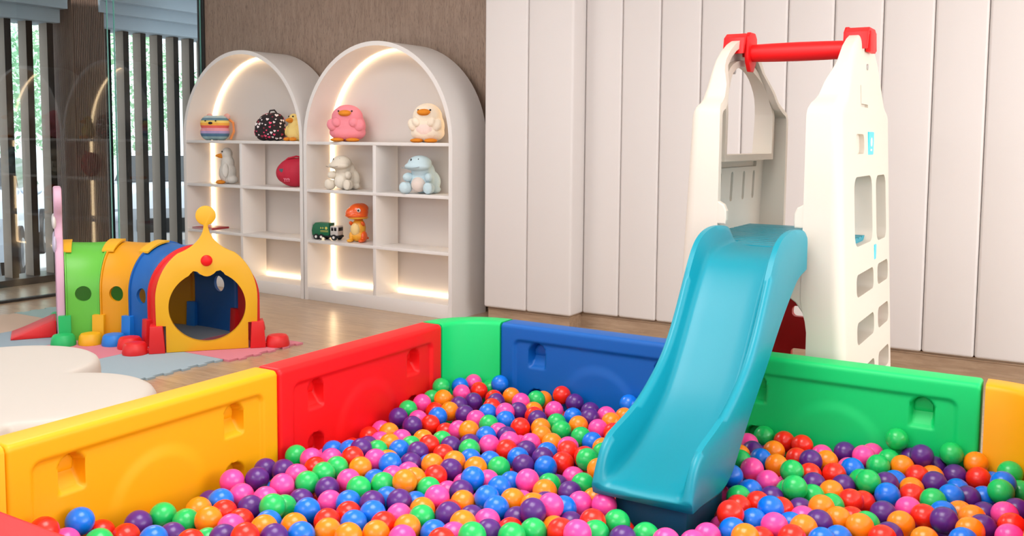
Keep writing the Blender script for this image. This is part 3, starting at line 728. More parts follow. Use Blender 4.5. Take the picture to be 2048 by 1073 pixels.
for z in (0, .04):
    rr.append([bm.verts.new((p[0]*.93, p[1]*.93, z)) for p in pts])
for k in range(160): bm.faces.new((rr[0][k], rr[0][(k+1) % 160], rr[1][(k+1) % 160], rr[1][k]))
bm.faces.new(rr[0][::-1]); bm.faces.new(rr[1]); fin('base', bm, DARK, t)

# ================================================================ BALL PIT BARRIER
def sstep(a, b, x):
    t = min(1, max(0, (x-a)/(b-a))); return t*t*(3-2*t)
def panel_depth(u, z, L):
    """inward offset of the moulded face; u from the panel centre"""
    # recessed field with rounded frame
    hw, z1, z0 = L/2-.062, .540, .06; r = .03
    dx = abs(u)-(hw-r); dz = max(z-(z1-r), (z0+r)-z); sd = (math.hypot(max(dx, 0), max(dz, 0))+min(max(dx, dz), 0))-r
    d = .010*(1-sstep(-.010, .002, sd))
    # central shallow dome
    q = math.hypot(u-.0, z-.305)
    d -= .006*(1-sstep(.130, .178, q))
    # four arched niches
    for cu in (-.27, .27):
        for zb, zt in ((.432, .530), (.235, .345)):
            a = u-cu; hwn = .037
            if zb-.012 < z < zt+.012 and abs(a) < hwn+.012:
                zc = zt-hwn
                s = math.hypot(a, z-zc)-hwn if z > zc else max(abs(a)-hwn, zb-z)
                dep = .016+.030*sstep(zb, zb+.055, z)
                d = d+dep*(1-sstep(-.007, .002, s))
    return d
def panel_mesh(L, T=.105, H=.60):
    bm = bmesh.new(); R = .016; nu = int(L/.0055); us = [-L/2+L*k/nu for k in range(nu+1)]
    nz = 104; zs = [(H-R)*k/nz for k in range(nz+1)]
    prof = [('f', z) for z in zs]+[('c', a) for a in (18, 36, 54, 72, 90)]+[('d', a) for a in (90, 72, 54, 36, 18)]+[('b', z) for z in zs[::-1]]
    rows = []
    for u in us:
        e = max(0, abs(u)-(L/2-.010))/.010; e = .006*e*e; row = []
        for k, v in prof:
            if k == 'f': p = (u, panel_depth(u, v, L)+e, v)
            elif k == 'b': p = (u, T-panel_depth(u, v, L)-e, v)
            elif k == 'c': t = math.radians(v); p = (u, R-R*math.cos(t)+e, H-R+R*math.sin(t)-e)
            else: t = math.radians(v); p = (u, T-R+R*math.cos(t)-e, H-R+R*math.sin(t)-e)
            row.append(bm.verts.new(p))
        rows.append(row)
    for a, b in zip(rows, rows[1:]):
        for k in range(len(prof)-1): bm.faces.new((a[k], b[k], b[k+1], a[k+1]))
        bm.faces.new((a[0], a[-1], b[-1], b[0]))
    bm.faces.new(rows[0][::-1]); bm.faces.new(rows[-1])
    me = bpy.data.meshes.new('pit_panel'); bmesh.ops.recalc_face_normals(bm, faces=bm.faces); bm.to_mesh(me); bm.free()
    me.polygons.foreach_set('use_smooth', [True]*len(me.polygons)); me.set_sharp_from_angle(angle=1.1); me.materials.append(YEL); return me
PM = panel_mesh(.894); PM2 = panel_mesh(.874)
def pit_panel(c, rz, m, label, me):
    o = bpy.data.objects.new('pit_barrier', me); C.objects.link(o); o.location = (c[0], c[1], 0); o.rotation_euler.z = math.radians(rz)
    o.material_slots[0].link = 'OBJECT'; o.material_slots[0].material = m
    return tag(o, label, 'ball pit panel', 'ball pit wall panels')
XI, YI, YF, XR = -2.19, 3.205, 1.035, -.075
pit_panel((XI, 1.70), 90, YEL, 'yellow ball pit panel at the left in front of the ivory ottoman', PM)
pit_panel((XI, 2.60), 90, RED, 'red ball pit panel between the yellow panel and green corner', PM)
pit_panel((-1.575, YI), 0, BLU, 'blue ball pit panel left of the slide', PM2)
pit_panel((-.69, YI), 0, GRN, 'long green ball pit panel right of the slide', PM2)
pit_panel((-1.575, YF), 180, RED, 'red ball pit panel whose top just shows in the bottom left corner', PM2)
pit_panel((-.69, YF), 180, BLU, 'blue ball pit panel below the frame at the near side', PM2)
pit_panel((XR, 2.60), -90, RED, 'red ball pit panel past the right edge', PM)
pit_panel((XR, 1.70), -90, YEL, 'second yellow ball pit panel past the right edge', PM)
def pit_corner(cx, cy, rx, ry, a0, m, label):
    """quarter ring from angle a0 to a0+90 about (cx,cy)"""
    T = .105; bm = bmesh.new(); rows = []; N = 20
    for k in range(N+1):
        a = math.radians(a0+90*k/N); row = []
        for t, z in ((0, 0), (0, .584), (.004, .595), (.014, .600), (T-.012, .600), (T-.003, .595), (T, .584), (T, 0)):
            row.append(bm.verts.new(((rx+t)*math.cos(a), (ry+t)*math.sin(a), z)))
        rows.append(row)
    for a, b in zip(rows, rows[1:]):
        for k in range(8): bm.faces.new((a[k], a[(k+1) % 8], b[(k+1) % 8], b[k]))
    bm.faces.new(rows[0]); bm.faces.new(rows[-1][::-1])
    o = fin('pit_corner', bm, m, ang=.9); o.location = (cx, cy, 0); return tag(o, label, 'ball pit corner', 'ball pit wall corners')
pit_corner(-2.015, 3.05, .175, .155, 90, GRN, 'curved green corner piece between the red and blue pit panels')
pit_corner(-.240, 3.05, .165, .155, 0, YEL, 'yellow corner piece at the right edge beside the green pit panel')
pit_corner(-2.015, 1.25, .175, .215, 180, YEL, 'yellow pit corner outside the lower left of the frame')
pit_corner(-.240, 1.25, .165, .215, 270, GRN, 'green pit corner outside the lower right of the frame')

# ================================================================ SLIDE AND TOWER
TC = -1.02; YFR, YBK = 3.40, 4.33; YM = 3.865
ps = thing('slide_tower', 'cream toddler climbing tower with turquoise slide and red top bar', 'slide', (TC, YM, 0))
def off(v): return Vector(v)-Vector((TC, YM, 0))
FW = .135
def xmap(sgn, w, z):
    outer = .345-.0475*z
    inner = .182-.024*sstep(.66, .78, z)+.020*sstep(1.44, 1.54, z)+.036*sstep(1.53, 1.66, z)
    return sgn*(outer+(inner-outer)*(w/FW))
prof = [(YFR, 0), (YFR, 1.44), (YFR+.008, 1.465), (YFR+.03, 1.484), (YFR+.065, 1.496), (YFR+.10, 1.515), (YFR+.14, 1.562), (YFR+.18, 1.618), (YFR+.22, 1.665), (YFR+.27, 1.704), (YFR+.33, 1.735), (YFR+.39, 1.755), (YFR+.43, 1.762)]
prof = prof+[(2*YM-a, b) for a, b in prof[::-1]]
def inset(k):
    out = []
    n = len(prof)
    for i, (a, b) in enumerate(prof):
        if i == 0: out.append((a+k, -.05)); continue
        if i == n-1: out.append((a-k, -.05)); continue
        p = Vector(prof[i-1]); q = Vector(prof[i+1]); d = (q-p).normalized(); nn = Vector((d.y, -d.x)); out.append((a+nn.x*k, b+nn.y*k))
    return out
MP = lambda a, b, d: Vector((d, a, b))
def side_panel(sgn, ops, nm):
    base = prism(prof, 0, FW, MP, .044)
    # vertical subdivision so that the splay stays smooth
    bm = boolean(base, [(prism(inset(.030), .028, .4, MP), 'DIFFERENCE')]+ops)
    for zc in (.3, .6, .66, .70, .74, .78, .9, 1.2, 1.46, 1.52, 1.58, 1.64, 1.70):
        bmesh.ops.bisect_plane(bm, geom=bm.verts[:]+bm.edges[:]+bm.faces[:], plane_co=(0, 0, zc), plane_no=(0, 0, 1))
    for v in bm.verts: v.co = off(Vector((TC+xmap(sgn, v.co.x, v.co.z), v.co.y, v.co.z)))
    if sgn < 0: bmesh.ops.reverse_faces(bm, faces=bm.faces)
    return fin(nm, bm, CREAM, ps, ang=.5)
def hole_(y0, z0, y1, z1, r=.03, d0=-.1, d1=.3): return (prism(rrect(y0, z0, y1, z1, r), d0, d1, MP), 'DIFFERENCE')
def reveal(y0, z0, y1, z1, r, k=.018, depth=.085): return (prism(rrect(y0-k, z0-k, y1+k, z1+k, r+k), .01, depth, MP), 'UNION')
rows = [(.205, .29), (.40, .485), (.585, .67), (.765, .85)]; cols_ = [(3.62, 3.94), (4.02, 4.25)]
opsR = []
for z0, z1 in rows:
    for y0, y1 in cols_: opsR.append(reveal(y0, z0, y1, z1, .03, .014, .10))
opsR += [reveal(3.60, .955, 3.93, 1.215, .05, .014, .10), reveal(4.01, .945, 4.22, 1.21, .045, .014, .10)]
for z0, z1 in rows:
    for y0, y1 in cols_: opsR.append(hole_(y0, z0, y1, z1, .03))
opsR += [hole_(3.60, .955, 3.93, 1.215, .05), hole_(4.01, .945, 4.22, 1.21, .045), hole_(3.64, 1.30, 3.79, 1.375, .025, -.1, .02),
         hole_(3.74, 1.478, 3.87, 1.49, .005, -.1, .015), hole_(3.735, 1.49, 3.745, 1.56, .003, -.1, .01)]
pr = side_panel(1, opsR, 'side_panel')
arch_o = [(3.61-.02, 1.27), (3.61-.02, 1.50)]
def archpoly(y0, y1, z0, zt, k=0):
    ym = (y0+y1)/2; hw = (y1-y0)/2+k; hz = (zt-z0)*.62; zc = zt+k-hz
    return [(ym-hw, z0-k)]+[(ym-hw*math.cos(PI*j/20), zc+hz*math.sin(PI*j/20)) for j in range(21)]+[(ym+hw, z0-k)]
opsL = [(prism(archpoly(3.60, 4.21, 1.29, 1.655, .026), .01, .095, MP), 'UNION'), (prism(archpoly(3.60, 4.21, 1.29, 1.655), -.1, .3, MP), 'DIFFERENCE')]
opsL += [hole_(3.62, 1.233, 4.20, 1.256, .008, .014, .3)]
for yc in (3.72, 3.87, 4.03, 4.17): opsL.append(hole_(yc-.015, 1.09, yc+.015, 1.215, .014, .012, .3))
for z0, z1 in rows[:3]:
    for y0, y1 in cols_: opsL += [reveal(y0, z0, y1, z1, .03, .014, .10), hole_(y0, z0, y1, z1, .03)]
pl = side_panel(-1, opsL, 'side_panel')
# front tabs above the slide notch and the apron below it, on each side panel; matching rear tabs
for sgn, par in ((1, pr), (-1, pl)):
    for yy0, yy1 in ((YFR+.001, YFR+.029),):
        tab = [(.170, 1.035), (.128, 1.035), (.125, 1.05), (.125, 1.085), (.135, 1.108), (.155, 1.120), (.175, 1.125), (.215, 1.125), (.215, 1.035)]
        bm = prism(tab, yy0, yy1, lambda a, b, d: off(Vector((TC+sgn*a, d, b))), .005); fin('flange_tab', bm, CREAM, par, smooth=False)
        apr = [(.165, .875), (.012, .875), (.012, .812), (.05, .808), (.10, .792), (.14, .765), (.165, .730), (.179, .685), (.184, .64), (.215, .64), (.215, .875)]
        bm = prism(apr, yy0, yy1, lambda a, b, d: off(Vector((TC+sgn*a, d, b))), .005); fin('apron', bm, CREAM, par, smooth=False)
CY = mat('cyan_sticker', (60, 200, 220), .3)
bm = bmesh.new(); 
for (y0, z0, y1, z1) in ((3.86, 1.295, 3.96, 1.385),):
    x0 = .345-.0475*1.34
    box(bm, (x0-.004, y0-YM, z0), (x0+.0035, y1-YM, z1), .002)
fin('sticker', bm, CY, pr, smooth=False, label='cyan rectangular sticker')
bm = bmesh.new(); x0 = .345-.0475*1.34+.0035
lathe(bm, [(.012, 0), (.018, 0), (.018, .001), (.012, .001)], (x0, 3.91-YM, 1.345), 16, rot('Y', 90)); box(bm, (x0, 3.895-YM, 1.31), (x0+.001, 3.925-YM, 1.318))
fin('sticker_print', bm, WHITE, pr, smooth=False)
bm = bmesh.new(); x0 = .345-.0475*.91; box(bm, (x0-.004, 3.955-YM, .875), (x0+.003, 3.99-YM, .935), .002); fin('clip', bm, CY, pr, smooth=False, label='small cyan clip')
for sgn, par in ((1, pr), (-1, pl)):
    bm = bmesh.new(); X = .345-.0475*1.63; cyl(bm, (sgn*(X-.012), -.005, 1.635), (sgn*(X+.004), -.005, 1.635), .012, seg=12); fin('bolt', bm, mat('bolt_grey', (190, 190, 190), .3, metal=.6), par)
# red bar with end caps over the two apexes
bm = bmesh.new()
pp = [(-.21, .034), (-.17, .036), (-.10, .0375), (0, .0385), (.10, .0375), (.17, .036), (.21, .034)]
lathe(bm, [(r, x) for x, r in pp], (0, 0, 1.706), 28, rot('Y', 90)); fin('top_bar', bm, RED, ps, ang=.9)
for sgn in (-1, 1):
    bm = bmesh.new()
    cap = [(-.085, 1.655), (-.095, 1.70), (-.082, 1.765), (-.05, 1.79), (.05, 1.79), (.082, 1.765), (.095, 1.70), (.085, 1.655)]
    b1 = prism([(-.095, 1.70), (-.082, 1.765), (-.05, 1.784), (.05, 1.784), (.082, 1.765), (.095, 1.70), (.08, 1.70), (.06, 1.755), (-.06, 1.755), (-.08, 1.70)], .195, .283, lambda a, b, d: Vector((sgn*d, a, b)), .004); add(bm, b1)
    b1 = prism([(-.05, 1.665), (-.06, 1.70), (-.055, 1.77), (-.03, 1.79), (.03, 1.79), (.055, 1.77), (.06, 1.70), (.05, 1.665), (.02, 1.63), (-.02, 1.63)], .185, .203, lambda a, b, d: Vector((sgn*d, a, b)), .004); add(bm, b1)
    b1 = prism([(-.05, 1.69), (-.055, 1.77), (.055, 1.77), (.05, 1.69)], .268, .288, lambda a, b, d: Vector((sgn*d, a, b)), .004); add(bm, b1)
    fin('bar_cap', bm, RED, ps, ang=.5)
# red crawl-through panel at the back, below the deck
op = [(-.25, .02), (-.25, .62)]+[(-.25+.25*(1-math.cos(PI*k/16)), .62+.10*math.sin(PI*k/16)) for k in range(1, 16)]+[(.25, .62), (.25, .02)]
bm = prism(op, 0, .03, lambda a, b, d: Vector((a-.01, 4.2-YM+d, b)), .005)
cuts = []
for z in (.566, .375, .19):
    for x0, x1 in ((-.07, .17),): cuts.append((prism(rrect(x0, z, x1, z+.048, .018), -.1, .1, lambda a, b, d: Vector((a-.01, 4.2-YM+d, b))), 'DIFFERENCE'))
bm = boolean(bm, cuts); fin('back_panel', bm, mat('deep_red_plastic', (222, 8, 18), .4), ps, ang=.5)
# grooved turquoise deck
bm = bmesh.new(); ny = 150; prev = None
for k in range(ny+1):
    y = 3.30+(4.16-3.30)*k/ny; g = ((y-3.24)/.062) % 1; z = .975-.006*(1 if g < .14 else 0) if y < 4.1 else .975
    row = [bm.verts.new(off(Vector((TC+x, y, z)))) for x in (-.27, -.16, 0, .16, .27)]+[bm.verts.new(off(Vector((TC+x, y, .935)))) for x in (.27, -.27)]
    if prev:
        for j in range(7): bm.faces.new((prev[j], prev[(j+1) % 7], row[(j+1) % 7], row[j]))
    else: bm.faces.new(row)
    prev = row
bm.faces.new(prev[::-1])
for v in bm.verts:
    if v.co.y+YM < 3.44: v.co.x = max(-.112+.035, min(.112+.035, v.co.x))
fin('deck', bm, TEAL, ps, smooth=False)
# slide chute: lofted sections  (rim y,z | floor y,z | underside y,z)
st = [((3.36, 1.020), (3.36, .976), (3.36, .885)), ((3.33, 1.036), (3.33, .975), (3.345, .882)), ((3.25, 1.045), (3.22, .974), (3.29, .872)), ((3.17, 1.045), (3.12, .966), (3.24, .85)), ((3.10, 1.036), (3.06, .945), (3.19, .815)),
      ((3.034, 1.012), (3.02, .905), (3.13, .775)), ((2.982, .965), (2.962, .845), (3.06, .725)), ((2.93, .892), (2.905, .768), (2.99, .672)), ((2.86, .79), (2.83, .672), (2.925, .62)), ((2.78, .695), (2.75, .585), (2.86, .575)),
      ((2.70, .638), (2.675, .528), (2.80, .53)), ((2.60, .585), (2.585, .476), (2.72, .465)), ((2.52, .556), (2.505, .442), (2.655, .405)), ((2.455, .541), (2.44, .424), (2.59, .352)), ((2.40, .530), (2.385, .413), (2.50, .350)),
      ((2.35, .516), (2.345, .408), (2.43, .356)), ((2.315, .488), (2.322, .406), (2.38, .362)), ((2.297, .450), (2.308, .405), (2.345, .367)), ((2.287, .424), (2.296, .405), (2.314, .368)), ((2.280, .402), (2.283, .394), (2.291, .370))]
def cat(vals, n=4):
    out = []
    for i in range(len(vals)-1):
        p = [Vector(vals[max(0, i-1)]), Vector(vals[i]), Vector(vals[i+1]), Vector(vals[min(len(vals)-1, i+2)])]
        for k in range(n):
            t = k/n; out.append(.5*((2*p[1])+(p[2]-p[0])*t+(2*p[0]-5*p[1]+4*p[2]-p[3])*t*t+(3*p[1]-p[0]-3*p[2]+p[3])*t**3))
    out.append(Vector(vals[-1])); return out
rim = cat([s[0] for s in st]); flo = cat([s[1] for s in st]); und = cat([s[2] for s in st])
def ease(v, n=10):
    v = [Vector(q) for q in v]
    for _ in range(n): v = [v[0]]+[v[i]*.5+(v[i-1]+v[i+1])*.25 for i in range(1, len(v)-1)]+[v[-1]]
    return v
rim, flo, und = ease(rim, 8), ease(flo, 14), ease(und, 8)
SX = -.985
bm = bmesh.new(); rows_ = []
for i, (a, b, c) in enumerate(zip(rim, flo, und)):
    hw = .152-.006*min(1, i/40)
    tb = max(0, min(1, (a.y-b.y)/.04))
    P = []
    for x, kind, t in ((hw-.008, 'u', 0), (hw, 'u', .08), (hw, 'r', .12), (hw-.001, 'r', .0), (hw-.006, 'r', -.10), (hw-.014, 'r', -.135), (hw-.023, 'r', -.10), (hw-.029, 'r', .02), (hw-.036, 'f', .35), (hw-.043, 'f', .10), (hw-.055, 'f', .02), (hw-.09, 'f', 0), (.03, 'f', -.03)):
        if kind == 'u': q = c.lerp(a, t)
        elif kind == 'r': q = a.lerp(c, t+.1) if t >= 0 else a.lerp(c, .1+t)
        else: q = b.lerp(a, max(0, t)*.9)+Vector((0, -.002 if t < 0 else 0))
        if kind == 'r' and t < 0: q = a.lerp(c, max(0, .1+t)*.6)
        P.append((x, q.x, q.y))
    P2 = [(-x, y, z) for x, y, z in P[::-1]]
    rows_.append([bm.verts.new(off(Vector((SX+x, y, z)))) for x, y, z in P+P2])
n = len(rows_[0])
for a, b in zip(rows_, rows_[1:]):
    for k in range(n): bm.faces.new((a[k], a[(k+1) % n], b[(k+1) % n], b[k]))
bm.faces.new(rows_[0]); bm.faces.new(rows_[-1][::-1])
fin('slide_chute', bm, TEAL, ps, ang=1.3)
bm = prism([(2.345, 0), (2.35, .372), (2.62, .37), (2.64, .36), (2.66, 0)], -.108, .108, lambda a, b, d: off(Vector((SX+d, a, b))), .01)
sb = fin('slide_foot', bm, TEALD, ps, ang=.5, label='dark turquoise block under the slide end')

# ================================================================ PLASTIC BALLS
DATA = """R2127,1304,386 P2124,1358,339 B2154,1418,365 G2061,1406,335 R2145,1471,316 R2051,1476,325 U2086,1539,330 G2079,1611,329 B1952,1483,340 G2003,1624,324 U1968,1551,320 O2031,1690,328 O1934,1640,340 R1856,1517,340 G1872,1583,316 B2025,1762,330 P2116,1884,331 P2022,1834,323 U2072,1941,329 U2126,2026,321 U2054,2031,330 G2137,2170,321 P2065,2163,326 R1996,2109,326 P1995,2180,333 R1928,2203,345 B2087,2288,312 B2017,2290,326 G1928,2131,334 U1951,2271,349 U2005,2368,320 P1984,2016,333 G1916,1989,333 G1917,2060,339 U1845,1997,327 P1960,1932,334 P1949,1855,322 U1933,1785,323 G1869,1848,317 G1848,1785,345 B1776,1843,330 U1873,1919,311 P1792,1950,313 P1831,2074,330 G1750,2026,339 O1865,2167,334 P1866,2239,338 B1797,2155,311 G1710,2086,340 B1656,2039,323 B1721,1949,328 U1652,1968,335 P1729,2156,335 O1870,2307,315 B1796,2226,343 B1880,2378,327 O1947,2410,327 P2011,2440,315 O1641,2100,358 P1726,2227,326 R1966,1721,324 R1895,1715,317 U1806,1577,343 P1862,1652,331 R1736,1584,360 O1764,1673,343 B1806,1729,327 U1698,1644,345 O1731,1747,330 B1669,1709,334 R1687,1825,325 R1674,1895,324 O1637,1773,328 B1609,1842,332 B1605,1914,335 O1552,1756,341 O1512,1816,335 R1541,1882,329 P1548,1956,325 O1469,1891,334 P1436,1827,336 U1591,2012,338 G2154,2992,361 B2118,3072,350 P2100,3142,352 P2072,3016,341 R2039,3090,340 G2154,2929,327 O2086,2910,342 P2143,2851,330 G2136,2754,330 U2105,2657,330 U2001,2605,330 P2043,2693,322 O1989,2816,332 R2060,2819,319 B1991,2744,329 R1974,2675,320 U2006,2900,330 U1989,2975,330 U1917,2811,332 P1850,2785,330 R1904,2673,303 P1838,2656,327 O1774,2627,345 O1891,2521,321 P1952,2481,322 O2029,2509,325 G1940,2338,326 G1887,2449,319 U1808,2383,332 G1819,2531,326 R1816,2454,334 R1737,2426,324 U1757,2495,329 U1723,2558,325 G1684,2497,331 B1642,2440,322 O1655,2370,333 O1696,2310,334 U1765,2290,330 B1745,2356,309 G2035,3165,333 B1974,3144,365 O1905,3120,330 P1813,3040,340 R1954,3068,325 U1909,3013,331 R1884,2945,331 B1859,2878,330 P1789,2887,342 U1775,2957,330 G1780,2762,330 B1750,2827,333 R1668,2794,330 G1783,3105,339 O1790,3174,321 R1708,3174,353 O1746,3022,320 R1702,2949,326 U1656,2894,334 P1669,3042,330 U1641,3154,337 B1569,3004,330 U1549,3104,330 U1496,2996,341 P1460,3058,339 B1424,3174,362 O1412,3111,329 O1414,3002,338 O1366,3055,334 G1585,2908,330 G1530,2843,330 O1604,2828,330 O1562,2760,328 O1506,2926,330 G1447,2832,324 P1432,2933,328 R1363,2913,331 O1327,2851,334 B1385,2796,326 B1703,2626,337 P1652,2567,332 P1607,2623,336 P1712,2719,323 U1653,2678,331 O1501,2723,322 P1561,2682,322 R1576,2555,333 P1431,2708,326 U1537,2614,320 B1466,2627,323 U1443,2558,330 R1398,2645,336 R1328,2627,335 O1326,2755,328 G1294,2691,335 G1289,2568,352 B1570,2444,327 O1566,2357,335 G1511,2403,332 B1512,2521,328 U1462,2469,329 B1391,2485,333 R1369,2555,330 O1230,2528,343 U1624,2305,333 R1628,2233,334 O1659,2168,340 G1590,2147,331 P1567,2210,304 P1521,2093,338 B1509,2256,345 P1499,2322,317 P1560,2286,305 U1503,2187,327 O1458,2130,324 B1423,2268,330 B1430,2344,319 B1394,2156,343 B1336,2114,339 P1364,2329,344 O1296,2312,331 G1322,2384,322 U1330,2450,296 U1232,2346,328 P1312,2520,303 G1229,2422,330 P1338,2255,308 P1193,2161,361 U1208,2091,367 U1259,2251,322 O1259,2182,341 O1330,2189,337 B1190,2231,331 P1176,2301,324 P1105,2310,332 O1167,2372,313 U1142,2181,314 R1074,2176,338 U1266,2106,326 R1243,2037,325 G1173,2034,340 G1196,1966,347 O1154,2110,324 R1107,2061,346 P1044,2031,366 G1035,2116,337 U1416,2001,343 U1381,2060,321 P1315,2035,334 U1268,1970,339 G1476,1963,334 O1519,2022,326 B1586,2078,311 B1402,1916,326 R1319,1834,353 P1331,1904,340 G1264,1888,361 O1350,1973,343 R1453,2058,321 P1436,2202,306 G1029,2231,327 U963,2125,336 G927,2187,330 P856,2149,345 P790,2265,332 P801,2194,336 R789,2442,330 R768,2379,359 R789,2514,325 G818,2606,317 B740,2316,340 B719,2427,331 B693,2491,350 P655,2396,344 O691,2264,353 R670,2328,327 B882,2731,330 P844,2815,333 P776,2751,326 U899,2999,326 B850,2926,330 O841,3042,325 O789,2888,334 O922,2931,329 G898,2864,335 P935,3061,329 B806,2677,315 U733,2645,320 R753,2576,323 G912,3171,330 R839,3157,327 R772,3131,333 R760,3021,322 G726,2830,344 G709,2725,319 G675,2668,356 U657,2819,322 R686,2887,325 U706,2976,338 P703,3115,316 O673,3050,321 U637,3143,330 P571,3104,341 P557,3174,331 P602,3039,314 B579,2974,336 R620,2916,330 G517,3049,336 U578,2848,322 G541,2914,326 G509,2853,349 O597,2778,323 G637,2719,321 U645,2618,313 P616,2533,324 R683,2559,326 O582,2594,342 G571,2663,326 R531,2723,328 R510,2788,306 B449,2816,333 U469,2911,332 B630,2462,328 U563,2486,341 O527,2548,336 O584,2411,349 R593,2334,348 B527,2368,343 B502,2436,330 O463,2504,347 G460,2574,329 U435,2673,330 R508,2626,314 G484,3171,394 G499,3132,333 U440,3174,337 U402,3122,369 U369,3174,322 G323,3167,377 O254,3174,358 R239,3100,335 B204,3162,308 B169,3037,354 G158,3139,357 G126,3085,321 G170,2965,353 O451,3079,338 B456,2980,319 R399,3021,334 O366,3084,320 U345,2974,339 U306,3124,323 O401,2931,323 R390,2860,328 P383,2755,326 R336,2701,333 O382,2624,330 U397,2539,326 R401,2469,342 B287,3011,317 B290,2883,340 U252,2942,324 O260,2822,318 U281,2658,351 B295,2760,331 G329,2823,339 B215,3003,311 U204,2892,303 P151,2850,329 U126,2917,322 U193,2694,338 G126,2784,318 R126,2718,348 P126,2646,344 O216,2626,349 O312,2546,330 B224,2555,345 O223,2759,335"""
BR = .0358
cols = {'R': ('red', (234, 36, 16)), 'G': ('green', (26, 188, 92)), 'B': ('blue', (8, 112, 222)), 'O': ('orange', (255, 134, 14)), 'P': ('pink', (246, 72, 158)), 'U': ('purple', (84, 32, 122))}
bmats = {k: mat('ball_'+v[0], v[1], .27 if k != 'U' else .3, coat=.08, spec=.45, sss=.12 if k != 'U' else 0) for k, v in cols.items()}
vis = []
for s in DATA.split():
    a, b, c = s[1:].split(','); vis.append((s[0], Vector((-int(a)/1000, int(b)/1000, int(c)/1000))))
order = sorted(range(len(vis)), key=lambda i: proj(vis[i][1])[2])
# those showing largest: the nearest ones inside the frame
inframe = [i for i in order if -10 < proj(vis[i][1])[0] < 2058 and proj(vis[i][1])[1] < 1090]
top = set(inframe[:300])
def ball_mesh(k, u=32, v=20):
    bm = bmesh.new(); sph(bm, (0, 0, 0), BR, None, u, v)
    # tiny moulded nib and seam, as on hollow play balls
    for q in bm.verts:
        if abs(q.co.z) < 1e-5: q.co *= 1.004
    me = bpy.data.meshes.new('plastic_ball'); bm.to_mesh(me); bm.free()
    me.polygons.foreach_set('use_smooth', [True]*len(me.polygons)); me.materials.append(bmats[k]); return me
bme = {k: ball_mesh(k) for k in cols}
pj = [proj(p) for _, p in vis]
zones = [('by the yellow pit panel', lambda p: p.x < -1.98 and p.y < 2.15), ('by the red pit panel', lambda p: p.x < -1.98 and p.y < 3.0), ('by the green corner', lambda p: p.x < -1.9 and p.y >= 3.0),
         ('by the blue pit panel', lambda p: p.y > 3.02 and p.x < -1.15), ('by the green pit panel', lambda p: p.y > 3.02), ('just left of the slide', lambda p: -1.30 < p.x < -1.1 and p.y < 3.0),
         ('just right of the slide', lambda p: -.86 < p.x < -.68 and p.y < 3.0), ('right of the slide', lambda p: p.x >= -.68), ('in front of the slide', lambda p: p.y < 2.34 and p.x > -1.12), ('mid-pit left of the slide', lambda p: True)]
def neigh(i, dx, dy):
    best, bd = None, 1e9; R = BR*FPX/pj[i][2]
    for j in range(len(vis)):
        if j == i: continue
        ax, ay = pj[j][0]-pj[i][0], pj[j][1]-pj[i][1]; d = math.hypot(ax, ay)
        if d < 3.2*R and (ax*dx+ay*dy) > .78*d and d < bd: best, bd = j, d
    return cols[vis[best][0]][0] if best is not None else None
labels = {}
for i in top:
    z = next(n for n, f in zones if f(vis[i][1])); q = [neigh(i, *d) for d in ((-1, 0), (1, 0), (0, -1), (0, 1))]
    bits = []
    if q[0]: bits.append(q[0]+' left')
    if q[1]: bits.append(q[1]+' right')
    if q[2]: bits.append(q[2]+' behind')
    if q[3]: bits.append(q[3]+' in front')
    labels[i] = [cols[vis[i][0]][0]+' ball '+z, bits]
def full(i, k): return labels[i][0]+(', '+', '.join(labels[i][1][:k]) if labels[i][1] and k else '')
final = {i: full(i, 4) for i in top}
from collections import defaultdict
g = defaultdict(list)
for i, l in final.items(): g[l].append(i)
for l, ids in g.items():
    if len(ids) > 1:   # still alike: tell them apart by depth in the photo
        ids.sort(key=lambda i: pj[i][2])
        wd = ['nearest', 'farthest'] if len(ids) == 2 else ['nearest', 'middle', 'farthest'] if len(ids) == 3 else ['nearest', 'second nearest', 'third nearest', 'fourth nearest', 'fifth nearest']
        for n_, i in enumerate(ids): final[i] = wd[min(n_, len(wd)-1)]+' '+(full(i, 4) if len(full(i, 4).split()) < 15 else full(i, 3))
for i in inframe[:300]:
    k, p = vis[i]; o = bpy.data.objects.new('plastic_ball', bme[k]); C.objects.link(o); o.location = p
    rr = random.Random(i); o.rotation_euler = (rr.uniform(0, 6), rr.uniform(0, 6), rr.uniform(0, 6))
    tag(o, final[i], 'ball', 'plastic balls in the pit')
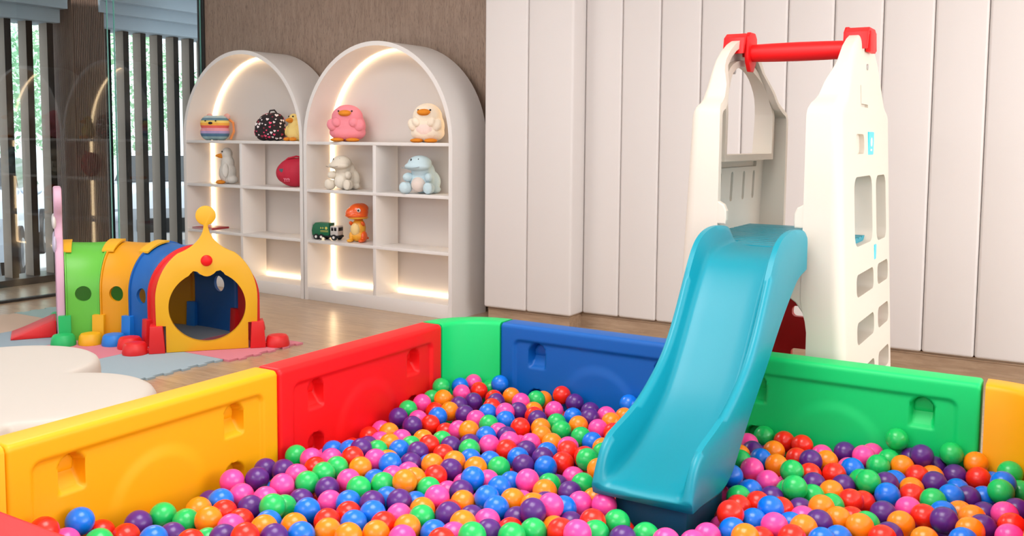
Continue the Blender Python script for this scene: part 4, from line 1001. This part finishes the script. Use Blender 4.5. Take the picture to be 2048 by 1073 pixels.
# the remaining balls: far ones and the bed below and out of view
rest = [vis[i] for i in range(len(vis)) if i not in top]
grid = {}
CS = .072
def key(p): return (int(p.x//CS), int(p.y//CS), int(p.z//CS))
def free(p, d=.0708):
    kx, ky, kz = key(p)
    for a in (-1, 0, 1):
        for b in (-1, 0, 1):
            for c in (-1, 0, 1):
                for q in grid.get((kx+a, ky+b, kz+c), ()):
                    if (q-p).length_squared < d*d: return False
    return True
def put(p): grid.setdefault(key(p), []).append(p)
for _, p in vis: put(p)
rnd = random.Random(11); fill = []
def inpit(x, y):
    if not (-2.19+.037 < x < -.075-.037 and 1.06+.037 < y < 3.205-.037): return False
    for cx, cy, rx, ry, sx, sy in ((-2.015, 3.05, .175, .155, -1, 1), (-.24, 3.05, .165, .155, 1, 1), (-2.015, 1.25, .175, .215, -1, -1), (-.24, 1.25, .165, .215, 1, -1)):
        ax, ay = (x-cx)*sx, (y-cy)*sy
        if ax > 0 and ay > 0 and (ax/(rx-.037))**2+(ay/(ry-.037))**2 > 1: return False
    if SX-.108-.037 < x < SX+.108+.037 and 2.345-.037 < y < 2.66+.037: return False
    return True
def seen(p):
    x, y, z = proj(p); return z > .3 and -30 < x < 2078 and y < 1100
for zl, zh, n, lim in ((.325, .345, 9000, 1), (.262, .292, 26000, 0), (.195, .235, 26000, 0), (.13, .165, 16000, 0), (.055, .10, 12000, 0)):
    for _ in range(n):
        p = Vector((rnd.uniform(-2.16, -.1), rnd.uniform(1.09, 3.17), rnd.uniform(zl, zh)))
        if lim and seen(p): continue
        if not inpit(p.x, p.y) or not free(p): continue
        if p.z > .28 and abs(p.x-SX) < .19 and p.y > 2.25: continue
        put(p); fill.append((rnd.choice('RGBOPU'), p))
bm = bmesh.new(); keys = list(cols)
unit = bmesh.new(); bmesh.ops.create_uvsphere(unit, u_segments=18, v_segments=11, radius=BR)
uv = [v.co.copy() for v in unit.verts]; uf = [[v.index for v in f.verts] for f in unit.faces]; unit.free()
V, Fc, mi = [], [], []
for k, p in rest+fill:
    b0 = len(V); V += [tuple(q+p) for q in uv]; Fc += [[b0+i for i in f] for f in uf]; mi += [keys.index(k)]*len(uf)
me = bpy.data.meshes.new('plastic_balls'); me.from_pydata(V, [], Fc)
for k in keys: me.materials.append(bmats[k])
me.polygons.foreach_set('material_index', mi); me.polygons.foreach_set('use_smooth', [True]*len(me.polygons)); bm.free()
o = bpy.data.objects.new('plastic_balls', me); C.objects.link(o)
tag(o, 'deep bed of small coloured plastic balls filling the pit beneath the top ones', 'balls', None, 'stuff')
print('balls', len(vis), 'individual', len(top), 'fill', len(fill), 'dup labels', len(final)-len(set(final.values())), 'max words', max(len(l.split()) for l in final.values()))
